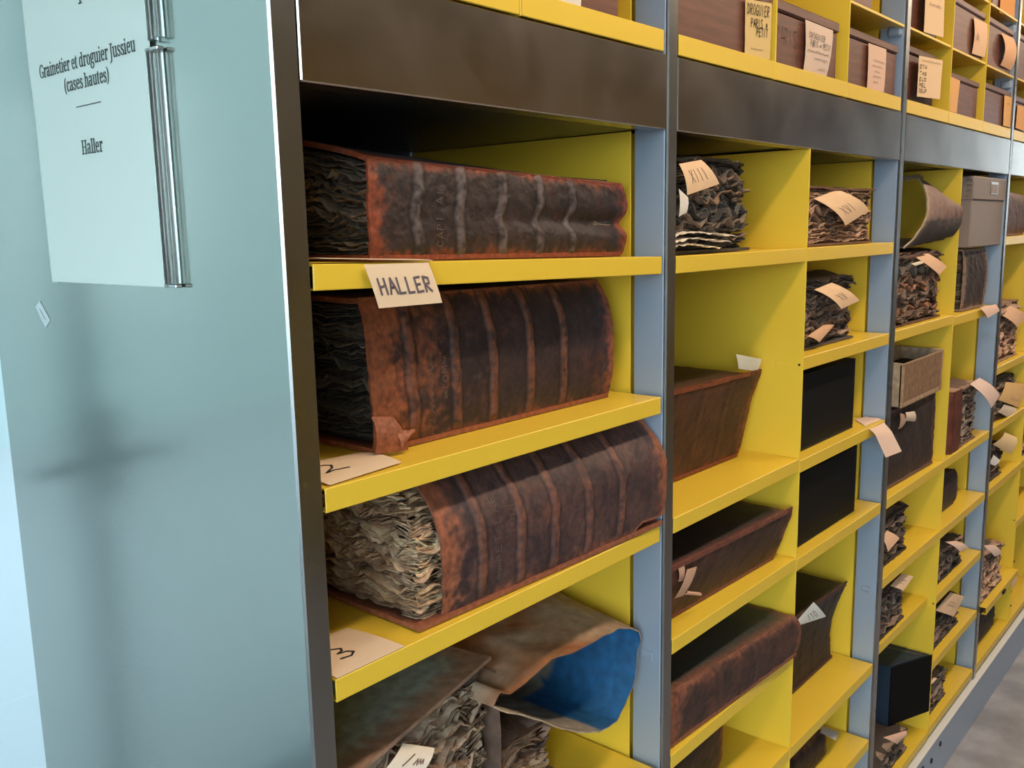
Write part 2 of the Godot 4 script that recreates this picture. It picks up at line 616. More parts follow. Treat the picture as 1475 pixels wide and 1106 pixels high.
func rack() -> void:
	# end panel: one sheet with returned front edge
	var t := thing("end_panel", "satin stainless steel end panel closing the near end of the rack", "panel", Vector3(0, FL, 0))
	var s := Shape.new()
	s.minmax(Vector3(0, FL, -0.712), Vector3(0.004, 2.6, -0.0015), 0.001)
	obj("face_sheet", s, M.panel, t)
	s = Shape.new()
	s.minmax(Vector3(0.0002, FL, -0.057), Vector3(0.0306, 2.6, 0.0), 0.0022)
	obj("front_edge", s, M.steel, t)
	s = Shape.new()
	s.minmax(Vector3(0.0045, FL, -0.712), Vector3(0.03, 2.6, -0.60), 0.002)
	obj("rear_edge", s, M.steel, t)
	var b := bay("first yellow shelving bay, beside the end panel, holding three large volumes", 0.031, 0.677, 0.027, [], [0.3505],
		[[0.034, 0.6655, 1.5215, 1.5075], [0.034, 0.6655, 1.2985, 1.2965], [0.034, 0.6655, 1.0935], [0.034, 0.6655, 0.679], [0.034, 0.6655, 0.472], [0.034, 0.6655, 0.265], [0.034, 0.6655, 0.058]],
		[[0.034, 0.349, 2.143], [0.352, 0.672, 2.143]])
	tab(b, 0.677, 0.868, -0.028)
	tab(b, 0.677, 0.455, -0.028)
	b = bay("second yellow shelving bay, holding the two black boxes", 0.704, 1.6805, 0.0275, [1.1855], [1.0275, 1.3515],
		[[0.707, 1.183, 1.506], [0.707, 1.183, 1.0945], [0.707, 1.183, 0.889], [0.707, 1.183, 0.684], [0.707, 1.183, 0.4705], [0.707, 1.183, 0.265], [0.707, 1.183, 0.058],
		[1.188, 1.669, 1.506], [1.188, 1.669, 1.296], [1.188, 1.669, 1.0895], [1.188, 1.669, 0.884], [1.188, 1.669, 0.470], [1.188, 1.669, 0.265], [1.188, 1.669, 0.058]],
		[[1.354, 1.676, 1.983], [1.354, 1.676, 2.143]])
	tab(b, 1.6805, 0.657, -0.03)
	tab(b, 1.6805, 0.234, -0.03)
	tab(b, 1.6805, 1.972, -0.022, true)
	b = bay("third yellow shelving bay, holding the grey archive box and the slipcase", 1.708, 2.677, 0.0265, [2.183], [2.030, 2.352],
		[[1.711, 2.1805, 1.297], [1.711, 2.1805, 0.884], [1.711, 2.1805, 0.678], [1.711, 2.1805, 0.470, 0.470, -0.024], [1.711, 2.1805, 0.055],
		[2.1855, 2.63, 1.2905], [2.1855, 2.664, 0.884], [2.1855, 2.664, 0.677], [2.1855, 2.664, 0.479], [2.1855, 2.664, 0.271], [2.1855, 2.664, 0.060]],
		[[1.711, 2.0275, 1.985], [2.0325, 2.3495, 1.983], [2.3545, 2.6735, 1.981], [1.711, 2.0275, 2.143], [2.0325, 2.3495, 2.143], [2.3545, 2.6735, 2.143]])
	tab(b, 2.677, 1.958, -0.022, true)
	tab(b, 2.677, 2.118, -0.022, true)
	b = bay("fourth yellow shelving bay, cut by the photo's right edge", 2.7035, 3.68, 0.0275, [3.155], [3.03, 3.355],
		[[2.7065, 3.1525, 1.500], [2.7065, 3.1525, 1.084], [2.7065, 3.1525, 0.884], [2.7065, 3.1525, 0.676], [2.7065, 3.1525, 0.270, 0.270, 0.018], [2.7065, 3.1525, 0.060],
		[3.158, 3.67, 1.296], [3.158, 3.67, 0.884], [3.158, 3.67, 0.677], [3.158, 3.67, 0.450], [3.158, 3.67, 0.060]],
		[[2.7065, 3.0275, 1.983], [2.7065, 3.0275, 2.143], [3.0325, 3.3525, 1.983]])
	s = Shape.new()
	s.box(Vector3(2.93, 0.2565, 0.021), Vector3(0.03, 0.012, 0.006), 0.001)
	obj("edge_clip", s, M.bolt, b)
	# plinth rail below the bays
	var p := thing("plinth_rail", "grey steel plinth rail with black bolts along the floor under the rack", "rail", Vector3(0.031, FL, 0))
	s = Shape.new()
	s.minmax(Vector3(0.0308, FL, -0.02), Vector3(3.72, 0.012, 0.012), 0.003)
	obj("rail", s, M.post, p)
	s = Shape.new()
	s.minmax(Vector3(0.0308, 0.0125, BACK), Vector3(3.72, 0.0165, 0.014), 0.001)
	obj("top_flange", s, M.white_paint, p)
	for q in [Vector3(2.10, -0.012, 0), Vector3(2.185, -0.028, 0), Vector3(2.27, -0.012, 0), Vector3(1.2, -0.012, 0), Vector3(1.3, -0.028, 0)]:
		s = Shape.new()
		s.tube([Vector3(q.x, q.y - 0.01, 0.012), Vector3(q.x, q.y - 0.01, 0.0145)], 0.008, Color.WHITE, 14)
		obj("bolt", s, M.bolt, p)
	# the rack across the aisle, seen only as a reflection in the fascias
	for k in 6:
		var x0 := -0.6 + k * 1.006
		var o := bay("yellow shelving bay of the opposite rack across the aisle", x0, x0 + 0.976, 0.027, [x0 + 0.488], [x0 + 0.325, x0 + 0.651],
			[[x0 + 0.003, x0 + 0.484, 1.297], [x0 + 0.003, x0 + 0.484, 0.884], [x0 + 0.003, x0 + 0.484, 0.47], [x0 + 0.492, x0 + 0.97, 1.297], [x0 + 0.492, x0 + 0.97, 0.884], [x0 + 0.492, x0 + 0.97, 0.47]], [[x0 + 0.003, x0 + 0.32, 2.143]], FL)
		o.set_meta("group", "bays of the opposite rack")
		o.rotation.y = PI
		o.position = Vector3(x0 + 0.976, FL, 2.6)
		for j in 3:
			var bx := wooden_box(Vector3(x0 + 0.006 + j * 0.3255, 1.829, -0.01), Vector3(0.30, 0.14, 0.3), M.dark_wood, 0.024, "brown wooden box on the opposite rack's top shelf", "boxes on the opposite rack")
			bx.rotation.y = PI
			bx.position = Vector3(x0 + 0.97 - j * 0.3255, 1.829, 2.61)


# ---------------------------------------------------------------- sign on the end panel
func sign_holder() -> void:
	var t := thing("sign_holder", "clear acrylic sign holder with round side rails on the end panel", "sign holder", Vector3(-0.001, 1.4945, -0.34))
	plate(t, "back_strip", Vector3(-0.0016, 1.4945, -0.502), Vector3(-0.0003, 1.7535, -0.487), M.clear)
	for a in [[1.497, 1.7405, -0.1985], [1.748, 2.02, -0.1925]]:
		var s := Shape.new()
		s.tube([Vector3(-0.0062, a[0], a[2]), Vector3(-0.0062, a[1], a[2])], 0.0055, Color.WHITE, 16)
		obj("rail", s, M.acrylic, t)
		s = Shape.new()
		s.tube([Vector3(-0.0052, a[0] + 0.002, a[2] + 0.0125), Vector3(-0.0052, a[1] - 0.001, a[2] + 0.0125)], 0.0048, Color.WHITE, 16)
		obj("rail", s, M.acrylic, t)
	var s2 := Shape.new()
	for y in [1.4985, 1.7395]:
		s2.box(Vector3(-0.006, y, -0.1925), Vector3(0.008, 0.004, 0.026), 0.001)
	obj("end_cap", s2, M.nickel, t)
	var p := thing("sign_sheet", "white printed sheet reading Grainetier et droguier Jussieu on the end panel", "sign", Vector3(-0.003, 1.4965, -0.35))
	var s := Shape.new()
	var white := lin(236, 248, 243)
	s.sheet(4, 10, func(u, w): return Vector3(-0.004, lerpf(1.4965, 2.02, w), lerpf(-0.4975 if w < 0.49 else -0.5015, -0.2045, u)), 0.0006, white, white, Vector3(1, 1.7, -0.35))
	obj("sheet", s, M.card, p)
	for a in [["1", 0.030, -0.348, 1.812], ["Grainetier et droguier Jussieu", 0.0235, -0.3515, 1.7435], ["(cases hautes)", 0.0235, -0.3515, 1.7205], ["Haller", 0.0245, -0.3515, 1.6475]]:
		var m := TextMesh.new()
		m.text = a[0]
		var f := SystemFont.new()
		f.font_names = PackedStringArray(["Droid Serif"])
		m.font = f
		m.font_size = 48
		m.pixel_size = a[1] / 48.0 * 0.9
		m.depth = 0.0003
		var o := MeshInstance3D.new()
		o.name = "lettering"
		o.mesh = m
		o.material_override = M.print_ink
		o.rotation_degrees = Vector3(0, -90, 0)
		o.scale = Vector3(0.80, 1.0, 1.0)
		o.position = Vector3(-0.0048, a[3] + 0.007, a[2]) - p.position
		p.add_child(o, true)
	s = Shape.new()
	s.minmax(Vector3(-0.0049, 1.7005, -0.381), Vector3(-0.0046, 1.7015, -0.320))
	obj("printed_rule", s, M.print_ink, p)
	var k := thing("sticker", "small slanted pale sticker on the end panel below the sign", "sticker", Vector3(-0.0005, 1.435, -0.545))
	s = Shape.new()
	var q := [Vector3(0, 1.461, -0.566), Vector3(0, 1.470, -0.551), Vector3(0, 1.4445, -0.5235), Vector3(0, 1.4345, -0.541)]
	s.sheet(2, 2, func(u, w): return Vector3(-0.0008, 0, 0) + q[0].lerp(q[1], u).lerp(q[3].lerp(q[2], u), w), 0.0006, lin(225, 238, 240), lin(225, 238, 240), Vector3(1, 1.4, -0.5))
	obj("sticker_sheet", s, M.card, k)
	s = Shape.new()
	for e in 3:
		var c: Vector3 = q[0].lerp(q[3], 0.35 + e * 0.17).lerp(q[1].lerp(q[2], 0.35 + e * 0.17), 0.5) + Vector3(-0.001, 0, 0)
		s.ribbon([c + Vector3(0, 0.002, -0.003), c + Vector3(0, -0.002, 0.003)], Vector3.LEFT, 0.0011, Color.WHITE)
	obj("print", s, M.faded_ink, k)


# ---------------------------------------------------------------- paper cards and handwriting
const PEN := {
	"A": [[0, 0, 0.45, 1, 0.9, 0], [0.2, 0.4, 0.75, 0.4]], "B": [[0, 0, 0, 1, 0.6, 0.9, 0.6, 0.6, 0, 0.5, 0.8, 0.4, 0.7, 0.05, 0, 0]], "C": [[0.8, 0.85, 0.4, 1, 0.05, 0.6, 0.1, 0.15, 0.5, 0, 0.8, 0.15]], "D": [[0, 0, 0.05, 1, 0.7, 0.8, 0.8, 0.3, 0, 0]],
	"E": [[0.75, 1, 0.05, 0.95, 0, 0, 0.75, 0.05], [0.02, 0.5, 0.6, 0.52]], "G": [[0.8, 0.85, 0.4, 1, 0.02, 0.6, 0.1, 0.1, 0.6, 0, 0.8, 0.4, 0.45, 0.42]], "H": [[0, 0, 0.05, 1], [0.75, 0, 0.8, 1], [0.02, 0.45, 0.78, 0.55]],
	"I": [[0.3, 0, 0.3, 1]], "L": [[0.08, 1, 0, 0, 0.7, 0.02]], "M": [[0, 0, 0.1, 1, 0.45, 0.3, 0.8, 1, 0.9, 0]], "O": [[0.4, 1, 0.05, 0.75, 0.05, 0.2, 0.45, 0, 0.8, 0.3, 0.75, 0.8, 0.4, 1]],
	"P": [[0, 0, 0.05, 1, 0.65, 0.9, 0.65, 0.55, 0.05, 0.45]], "R": [[0, 0, 0.05, 1, 0.7, 0.9, 0.65, 0.55, 0.05, 0.48, 0.75, 0]], "S": [[0.75, 0.9, 0.3, 1, 0.05, 0.75, 0.7, 0.35, 0.5, 0.02, 0, 0.1]],
	"T": [[0, 1, 0.8, 0.95], [0.4, 1, 0.38, 0]], "U": [[0, 1, 0.02, 0.2, 0.35, 0, 0.7, 0.2, 0.75, 1]], "X": [[0, 1, 0.8, 0], [0.8, 1, 0, 0]], "V": [[0, 1, 0.4, 0, 0.8, 1]], "&": [[0.1, 0.5, 0.5, 0.6, 0.4, 0.2, 0.1, 0.2, 0.7, 0.3, 0.8, 0.45]],
	"0": [[0.4, 1, 0.05, 0.75, 0.05, 0.2, 0.45, 0, 0.8, 0.3, 0.75, 0.8, 0.4, 1]], "1": [[0.2, 0.8, 0.45, 1, 0.4, 0]], "2": [[0.02, 0.75, 0.2, 0.98, 0.55, 0.98, 0.7, 0.75, 0.5, 0.4, 0.0, 0.03, 0.35, 0.12, 0.95, 0.02]],
	"3": [[0.0, 0.85, 0.35, 1.0, 0.65, 0.8, 0.55, 0.6, 0.25, 0.5, 0.65, 0.42, 0.8, 0.2, 0.5, 0.0, 0.05, 0.08]], "/": [[0, 0, 0.6, 1]], "-": [[0, 0.5, 0.7, 0.5]], "~": [],
}


# writes text on the surface f(u, v); u runs along the line, v upwards
func pen(s: Shape, f: Callable, text: String, u0: float, v0: float, uw: float, vh: float, w: float, lift := 0.0005) -> void:
	var x := u0
	var adv := uw / text.length()
	for ch in text:
		if ch == "~":
			stroke(s, f, scribble(x, v0, adv * 0.95, vh), w, lift)
		elif PEN.has(ch):
			for line in PEN[ch]:
				var pts := []
				for k in line.size() / 2:
					pts.append(Vector2(x + line[2 * k] * adv * 0.85, v0 + line[2 * k + 1] * vh))
				stroke(s, f, pts, w, lift)
		x += adv


func scribble(u: float, v: float, du: float, dv: float) -> Array:
	var pts := []
	for k in 7:
		pts.append(Vector2(u + du * (k + rng.randf_range(-0.3, 0.3)) / 6.0, v + dv * (0.35 + (0.45 if k % 2 else -0.25) * rng.randf_range(0.3, 1.0))))
	return pts


func stroke(s: Shape, f: Callable, pts: Array, w: float, lift: float) -> void:
	for k in pts.size() - 1:
		var line := []
		var a: Vector2 = pts[k]
		var b: Vector2 = pts[k + 1]
		var c := (a + b) / 2
		var n: Vector3 = (f.call(c.x + 0.01, c.y) - f.call(c.x - 0.01, c.y)).cross(f.call(c.x, c.y + 0.01) - f.call(c.x, c.y - 0.01)).normalized()
		for e in 4:
			var q := a.lerp(b, e / 3.0)
			line.append(f.call(q.x, q.y) + n * lift)
		s.ribbon(line, n, w, Color.WHITE)


# corners: bottom left, bottom right, top right, top left as one reads it; bow lifts the middle along the card's normal
func card_face(c: Array, bow: float, curl := 0.0) -> Callable:
	var n: Vector3 = (c[1] - c[0]).cross(c[3] - c[0]).normalized()
	return func(u: float, w: float) -> Vector3:
		return c[0].lerp(c[1], u).lerp(c[3].lerp(c[2], u), w) + n * (bow * 4.0 * w * (1.0 - w) + curl * (u - 0.5) * (w - 0.5))


func card(called: String, label: String, c: Array, bow: float, col: Color, group := "", text := [], ink: Material = null, category := "label card") -> Node3D:
	var lo: Vector3 = c[0]
	for q in c:
		if q.y < lo.y:
			lo = q
	var t := thing(called, label, category, lo, group)
	var f := card_face(c, bow)
	var s := Shape.new()
	var n: Vector3 = (c[1] - c[0]).cross(c[3] - c[0]).normalized()
	var shade := func(u, w): return col * (1.0 + 0.06 * ns(u * 3, w * 3, c[0].x * 9))
	s.sheet(8, 12, f, 0.0005, shade, shade, (c[0] + c[2]) / 2 - n * 5.0)
	obj("paper", s, M.card, t)
	if text.size():
		s = Shape.new()
		for a in text:
			pen(s, f, a[0], a[1], a[2], a[3], a[4], a[5])
		obj("handwriting", s, ink if ink else M.ink, t)
	return t


# ---------------------------------------------------------------- paper leaves
# wavy leaves of a block: x0..x1, z0 (back)..z1 (front); sides is any of "L", "F", "R"
func leaves(s: Shape, x0: float, x1: float, z0: float, z1: float, y0: float, h: Callable, n: int, sides: String, o: Dictionary) -> void:
	var pts := []   # [position, outward]
	var step: float = o.get("step", 0.006)
	var add := func(a: Vector3, b: Vector3, out: Vector3):
		var cnt := maxi(2, int(a.distance_to(b) / step))
		for k in cnt + 1:
			pts.append([a.lerp(b, float(k) / cnt), out])
	if "L" in sides:
		add.call(Vector3(x0, 0, z0), Vector3(x0, 0, z1 - 0.004), Vector3.LEFT)
	if "F" in sides:
		add.call(Vector3(x0 + 0.003, 0, z1), Vector3(x1 - 0.003, 0, z1), Vector3.BACK)
	if "R" in sides:
		add.call(Vector3(x1, 0, z1 - 0.004), Vector3(x1, 0, z0), Vector3.RIGHT)
	var amp: float = o.get("amp", 0.004)
	var rag: float = o.get("rag", 0.006)
	var ins: float = o.get("inset", 0.03)
	var pal: Array = o.pal
	var sd: float = o.get("seed", 1.0) * 17.3
	var wf: float = o.get("wf", 15.0)
	var zs: Callable = o.get("zs", func(_t): return 0.0)
	for k in n:
		var t := (k + 0.5) / n
		var off := rng.randf_range(-rag, rag * 0.4)
		var base: Color = pal[rng.randi() % pal.size()]
		base = base.lerp(pal[rng.randi() % pal.size()], rng.randf() * 0.6) * rng.randf_range(0.85, 1.12)
		var shift: float = zs.call(t)
		var it := PackedVector3Array()
		var ot := PackedVector3Array()
		var ob := PackedVector3Array()
		var ib := PackedVector3Array()
		var cc := PackedColorArray()
		var ce := PackedColorArray()
		for a in pts:
			var p: Vector3 = a[0] + Vector3(0, 0, shift)
			var out: Vector3 = a[1]
			var along := p.x * 1.0 + p.z * 1.3
			var hh: float = h.call(p.x, p.z)
			var th := hh / n
			var w := ns(along * wf + sd, k * 0.09, sd) * amp * 2.4 + ns(along * wf * 2.6 + sd, k * 0.5 + 9.0, sd) * amp * 0.6
			var j := off + ns(along * wf, k * 0.6 + 40.0, sd) * rag * 1.1 - rag * 0.35
			var edge := sin(PI * clampf(t, 0.04, 0.96))
			var y := y0 + t * hh
			var yo := clampf(y + w * (0.35 + edge), y0 + th * 0.3, y0 + hh - th * 0.3)
			it.append(Vector3(p.x, y + th * 0.46, p.z) - out * ins)
			ot.append(Vector3(p.x, yo + th * 0.44, p.z) + out * j)
			ob.append(Vector3(p.x, yo - th * 0.44, p.z) + out * (j - 0.0006))
			ib.append(Vector3(p.x, y - th * 0.46, p.z) - out * ins)
			var v := 1.0 + 0.18 * ns(along * 25.0 + 7.0, k * 0.8, sd)
			cc.append(base * v)
			ce.append(base * v * 1.06)
		s.rows([it, ot, ob, ib], [cc, ce, ce, cc], Vector3(p_mid(pts).x, y0 + t * h.call(p_mid(pts).x, p_mid(pts).z), p_mid(pts).z))


func p_mid(pts: Array) -> Vector3:
	var m := Vector3.ZERO
	for a in pts:
		m += a[0] - a[1] * 0.1
	return m / pts.size()


const GREY_PAGES := [[170, 158, 142], [140, 130, 116], [115, 106, 96], [185, 168, 146]]
const DARK_PAGES := [[128, 114, 98], [100, 90, 80], [146, 126, 106], [84, 76, 70]]
const BROWN_PAGES := [[162, 130, 110], [132, 104, 88], [186, 148, 120], [106, 84, 74], [172, 138, 122]]
const PALE_PAGES := [[250, 214, 176], [232, 198, 160], [206, 170, 140], [252, 222, 188], [178, 146, 120]]


func pal(a: Array) -> Array:
	return a.map(func(q): return lin(q[0], q[1], q[2]))


# a stack of ragged leaves lying flat, with optional limp covers; fore-edges at the front
func bundle(called: String, label: String, x0: float, x1: float, z0: float, z1: float, y0: float, h: float, o: Dictionary, group := "") -> Node3D:
	var t := thing(called, label, o.get("category", "book"), Vector3((x0 + x1) / 2, y0, (z0 + z1) / 2), group)
	var ct: float = o.get("cover", 0.004)
	var s := Shape.new()
	var n := int(o.get("n", 30) * 1.5)
	var hf: Callable = o.get("h", func(_x, _z): return h - 2 * ct)
	var q := o.duplicate()
	q.pal = pal(o.get("pages", GREY_PAGES)).map(func(p): return Color(minf(p.r * 1.75, 0.8), minf(p.g * 1.75, 0.75), minf(p.b * 1.75, 0.7)))
	leaves(s, x0, x1, z0, z1, y0 + ct, hf, n, o.get("sides", "LF"), q)
	var dark: Color = q.pal[1] * 0.6
	s.minmax(Vector3(x0 + 0.022, y0 + ct, z0), Vector3(x1 - 0.022, y0 + ct + hf.call(x0, z0) * 0.985, z1 - 0.022), 0.0, dark)
	var pb := obj("page_block", s, M.pages, t)
	pb.set_meta("kind", "stuff")
	var cc: Color = o.get("cover_color", lin(92, 74, 66))
	var edge: Color = o.get("edge_color", cc * 1.4)
	var sd: float = o.get("seed", 1.0)
	var sag: float = o.get("sag", 0.004)
	var cf := func(u, w): return cc.lerp(edge, clampf(0.15 + ns(u * 6, w * 6, sd) + 0.9 * pow(w, 8.0) + 0.6 * pow(absf(2 * u - 1), 10.0), 0.0, 1.0))
	if o.get("top", true):
		s = Shape.new()
		var tf := func(u, w): 
			var x := lerpf(x0 - 0.004, x1 + 0.004, u)
			var z := lerpf(z0, z1 + o.get("over", 0.004) + 0.004 * ns(u * 9, sd, 3.0), w)
			return Vector3(x, y0 + 2 * ct + hf.call(clampf(x, x0, x1), clampf(z, z0, z1)) + sag * ns(u * 3, w * 3, sd) - sag * 1.5 * pow(w, 6.0), z)
		s.sheet(24, 14, tf, ct, cf, edge, Vector3((x0 + x1) / 2, y0 - 5.0, z0))
		obj("top_cover", s, o.get("cover_mat", M.leather), t)
	s = Shape.new()
	var bf := func(u, w): return Vector3(lerpf(x0 - 0.004, x1 + 0.004, u), y0, lerpf(z0, z1 + 0.003 + 0.003 * ns(u * 9, sd, 7.0), w))
	s.sheet(24, 8, bf, ct, cf, cf, Vector3((x0 + x1) / 2, y0 + 5.0, z0))
	obj("bottom_cover", s, o.get("cover_mat", M.leather), t)
	if o.has("left_leather"):
		var lc: Color = o.left_leather
		s = Shape.new()
		var lf := func(u, w):
			var y: float = y0 + h * w
			var wrap: float = o.get("wrap", 0.03)
			var a: float = u * (z1 - z0 + wrap)
			var bul: float = 0.006 * sin(PI * w) + 0.003 * ns(a * 30, w * 4, sd)
			if a < z1 - z0:
				return Vector3(x0 - 0.006 - bul, y, z0 + a)
			return Vector3(x0 - 0.006 + (a - z1 + z0), y, z1 + 0.007 + bul * 0.5)
		s.sheet(40, 10, lf, 0.003, func(u, w): return lc.lerp(lc * 0.45, clampf(0.4 + 1.2 * ns(u * 9, w * 4, sd + 2.0), 0, 1)), lc, Vector3((x0 + x1) / 2, y0 + h / 2, (z0 + z1) / 2))
		obj("leather_back", s, M.leather, t)
	return t


# ---------------------------------------------------------------- leather volumes lying flat, spine to the front
# o: xl, zl, xr, zr (lower spine corners), hl, hr, y, depth, bands, shape numbers and colours
func volume(called: String, label: String, o: Dictionary) -> Node3D:
	var y0: float = o.y
	var yr0: float = o.get("yr", y0)
	var xl: float = o.xl
	var xr: float = o.xr
	var zl: float = o.zl
	var zr: float = o.zr
	var hl: float = o.hl
	var hr: float = o.get("hr", hl)
	var deep: float = o.get("deep", 0.28)
	var t := thing(called, label, "book", Vector3((xl + xr) / 2, minf(y0, yr0), (zl + zr) / 2 - deep / 2), o.get("group", ""))
	var sd: float = o.get("seed", 1.0)
	var bands: Array = o.get("bands", [])
	var rt: float = o.get("rt", 0.015)
	var pt: float = o.get("pt", 4.0)
	var rb: float = o.get("rb", 0.012)
	var pb: float = o.get("pb", 4.0)
	var lean: float = o.get("lean", 0.0)
	var bulge: float = o.get("bulge", 0.0)
	var dent: float = o.get("dent", 0.0)
	var rough: float = o.get("rough", 0.0016)
	var band_h: float = o.get("band_h", 0.0035)
	var length := xr - xl
	var tear: Callable = o.get("tear", func(_u): return 0.0)
	var lshape: Callable = o.get("left_edge", func(_v): return 0.0)
	var rshape: Callable = o.get("right_edge", func(_v): return 0.0)
	var sp := func(u: float, v: float) -> Vector3:
		var h := lerpf(hl, hr, u)
		v = maxf(v, tear.call(u))
		var x := lerpf(xl + lshape.call(v), xr + rshape.call(v), u)
		var z := lerpf(zl, zr, u) + lean * v + bulge * 4.0 * v * (1.0 - v)
		z -= rt * pow(maxf(0.0, v * 2.0 - 1.0), pt) + rb * pow(maxf(0.0, 1.0 - v * 2.0), pb)
		z -= dent * smoothstep(0.2, 1.0, u) * exp(-pow((v - 0.47 + 0.06 * ns(u * 3, 2.0, sd)) / 0.11, 2.0))
		for b in bands:
			var c: float = b + 0.007 * ns(v * 2.5, b * 9.0, sd) - dent * 0.9 * exp(-pow((v - 0.45) / 0.2, 2.0))
			z += band_h * exp(-pow((u - c) * length / 0.0065, 4.0)) * smoothstep(0.0, 0.12, v) * (1.0 - 0.6 * smoothstep(0.9, 1.0, v))
		z += rough * ns(u * length * 45.0, v * h * 45.0, sd) + rough * 0.9 * ns(u * length * 14.0, v * h * 14.0, sd + 3.0)
		return Vector3(x, lerpf(y0, yr0, u) + h * v, z)
	var dark: Color = o.get("dark", lin(66, 47, 45))
	var mid: Color = o.get("mid", lin(98, 66, 56))
	var worn: Color = o.get("worn", lin(176, 96, 62))
	var bandc: Color = o.get("band_color", lin(158, 100, 74))
	var side: float = o.get("left_worn", 0.035)
	var wearing: float = o.get("wear", 0.5)
	var col := func(u: float, v: float) -> Color:
		var x := u * length
		var y := v * hl
		var big := ns(x * 16, y * 16, sd + 5.0)
		var fine := ns(x * 70, y * 70, sd + 9.0)
		var c := dark.lerp(mid, clampf(0.42 + big * 0.9 + fine * 0.5, 0, 1))
		var wob := 0.45 + 0.9 * (big + 0.5) + fine * 0.8
		var ex := exp(-pow(x / (side * wob), 2.0))
		var er := exp(-pow((length - x) / (0.014 * wob), 2.0))
		var ey := maxf(exp(-pow(y / (0.009 * wob), 2.0)), exp(-pow((hl - y) / (0.008 * wob), 2.0)))
		var patch := clampf((ns(x * 9 + 3.0, y * 11, sd + 21.0) - 0.30) * 3.5, 0.0, 1.0)
		c = c.lerp(worn * 0.75, patch * wearing * (0.6 + fine))
		c = c.lerp(worn * (1.0 + fine * 0.5), clampf(maxf(ex, maxf(er, ey)) * 1.2, 0, 1) * 0.92)
		for b in bands:
			var cc: float = b + 0.007 * ns(v * 2.5, b * 9.0, sd) - dent * 0.9 * exp(-pow((v - 0.45) / 0.2, 2.0))
			var e := exp(-pow((u - cc) * length / 0.007, 4.0))
			c = c.lerp(bandc, e * clampf(0.7 + fine * 1.2 + big * 0.5, 0, 1))
			var g := exp(-pow((absf(u - cc) * length - 0.0095) / 0.0022, 2.0))
			c = c.lerp(dark * 0.55, g * 0.7)
		var crack := absf(ns(x * 26, y * 8, sd + 33.0))
		c = c.lerp(worn * 0.75, exp(-pow(crack / 0.012, 2.0)) * 0.45 * wearing)
		return c
	var s := Shape.new()
	s.sheet(int(o.get("nu", 110)), int(o.get("nv", 44)), sp, 0.0035, col, mid * 0.7, Vector3((xl + xr) / 2, y0 + hl / 2, (zl + zr) / 2 - deep))
	var spine := obj("spine", s, M.leather, t)
	if o.has("title"):
		s = Shape.new()
		for a in o.title:   # text read upwards along the spine
			var f := func(p: float, q: float) -> Vector3: return sp.call(a[1] + (1.0 - q) * a[3], a[2] + p * a[4])
			pen(s, f, a[0], 0.0, 0.0, 1.0, 1.0, 0.0011, 0.0007)
		obj("gilt_title", s, M.gilt, spine)
	# boards; the upper one may rise towards the back where the leaves swell
	var swell: float = o.get("swell", 0.0)
	var bt := 0.006
	var zt := func(u: float) -> float: return lerpf(zl, zr, u) + lean - rt
	var zb := func(u: float) -> float: return lerpf(zl, zr, u) - rb
	var bd := func(u: float, w: float) -> Color: return dark.lerp(worn, clampf(1.1 * pow(absf(2 * w - 1), 14.0) + 1.1 * pow(absf(2 * u - 1), 22.0) + 0.35 * ns(u * 14, w * 12, sd), 0, 1))
	var bcol: Color = o.get("board", dark)
	var bcf := func(u: float, w: float) -> Color: return bcol.lerp(worn, clampf(exp(-(1.0 - w) * deep / 0.006) + exp(-u * length / 0.012) + exp(-(1.0 - u) * length / 0.008) + 0.5 * ns(u * 14, w * 12, sd) - 0.12, 0, 1))
	s = Shape.new()
	s.sheet(30, 14, func(u, w): return Vector3(lerpf(xl + 0.001, xr - 0.004, u), lerpf(y0, yr0, u) + lerpf(hl, hr, u) + swell * pow(1.0 - w, 0.8) * (1.0 - 0.75 * u) + 0.002 * ns(u * 4, w * 4, sd) - 0.001, lerpf(zt.call(u) - deep, zt.call(u) + 0.002, w)), bt, bcf, bcf, Vector3((xl + xr) / 2, y0 - 4.0, zl))
	obj("upper_board", s, M.leather, t)
	s = Shape.new()
	s.sheet(30, 10, func(u, w): return Vector3(lerpf(xl - 0.002 + float(o.get("board_dx", 0.0)), xr - 0.003, u), lerpf(y0, yr0, u) + 0.0008, lerpf(zb.call(u) - deep, zb.call(u) + 0.004, w)), bt, bd, bd, Vector3((xl + xr) / 2, y0 + 4.0, zl))
	obj("lower_board", s, M.leather, t)
	# leaves
	s = Shape.new()
	var gain: float = o.get("page_gain", 1.6)
	var q := {"pal": pal(o.get("pages", DARK_PAGES)).map(func(p): return p * gain), "amp": o.get("amp", 0.0045), "rag": o.get("rag", 0.006), "seed": sd, "inset": 0.035, "step": o.get("step", 0.004), "zs": func(t): return lean * t + bulge * 4.0 * t * (1.0 - t) - rt * pow(maxf(0.0, t * 2.0 - 1.0), pt)}
	var zf := minf(zl, zr) - 0.008
	var back := minf(zl, zr) - deep + 0.015
	var bow: float = o.get("page_bow", 0.0)
	var hf := func(x, z): return lerpf(hl, hr, clampf((x - xl) / length, 0, 1)) - 2 * bt - 0.002 + swell * clampf((zf - z) / deep, 0, 1) * (1.0 - 0.75 * clampf((x - xl) / length, 0, 1))
	leaves(s, xl + 0.014 + bow, xr - 0.012, back, zf, y0 + bt + 0.001, hf, int(o.get("n", 44)), o.get("sides", "LR"), q)
	s.minmax(Vector3(xl + 0.04, y0 + bt, back), Vector3(xr - 0.035, minf(y0, yr0) + minf(hl, hr) - bt - 0.004, zf - 0.004 - maxf(rt, rb)), 0.0, q.pal[1] * 0.5)
	obj("page_block", s, M.pages, t).set_meta("kind", "stuff")
	return t


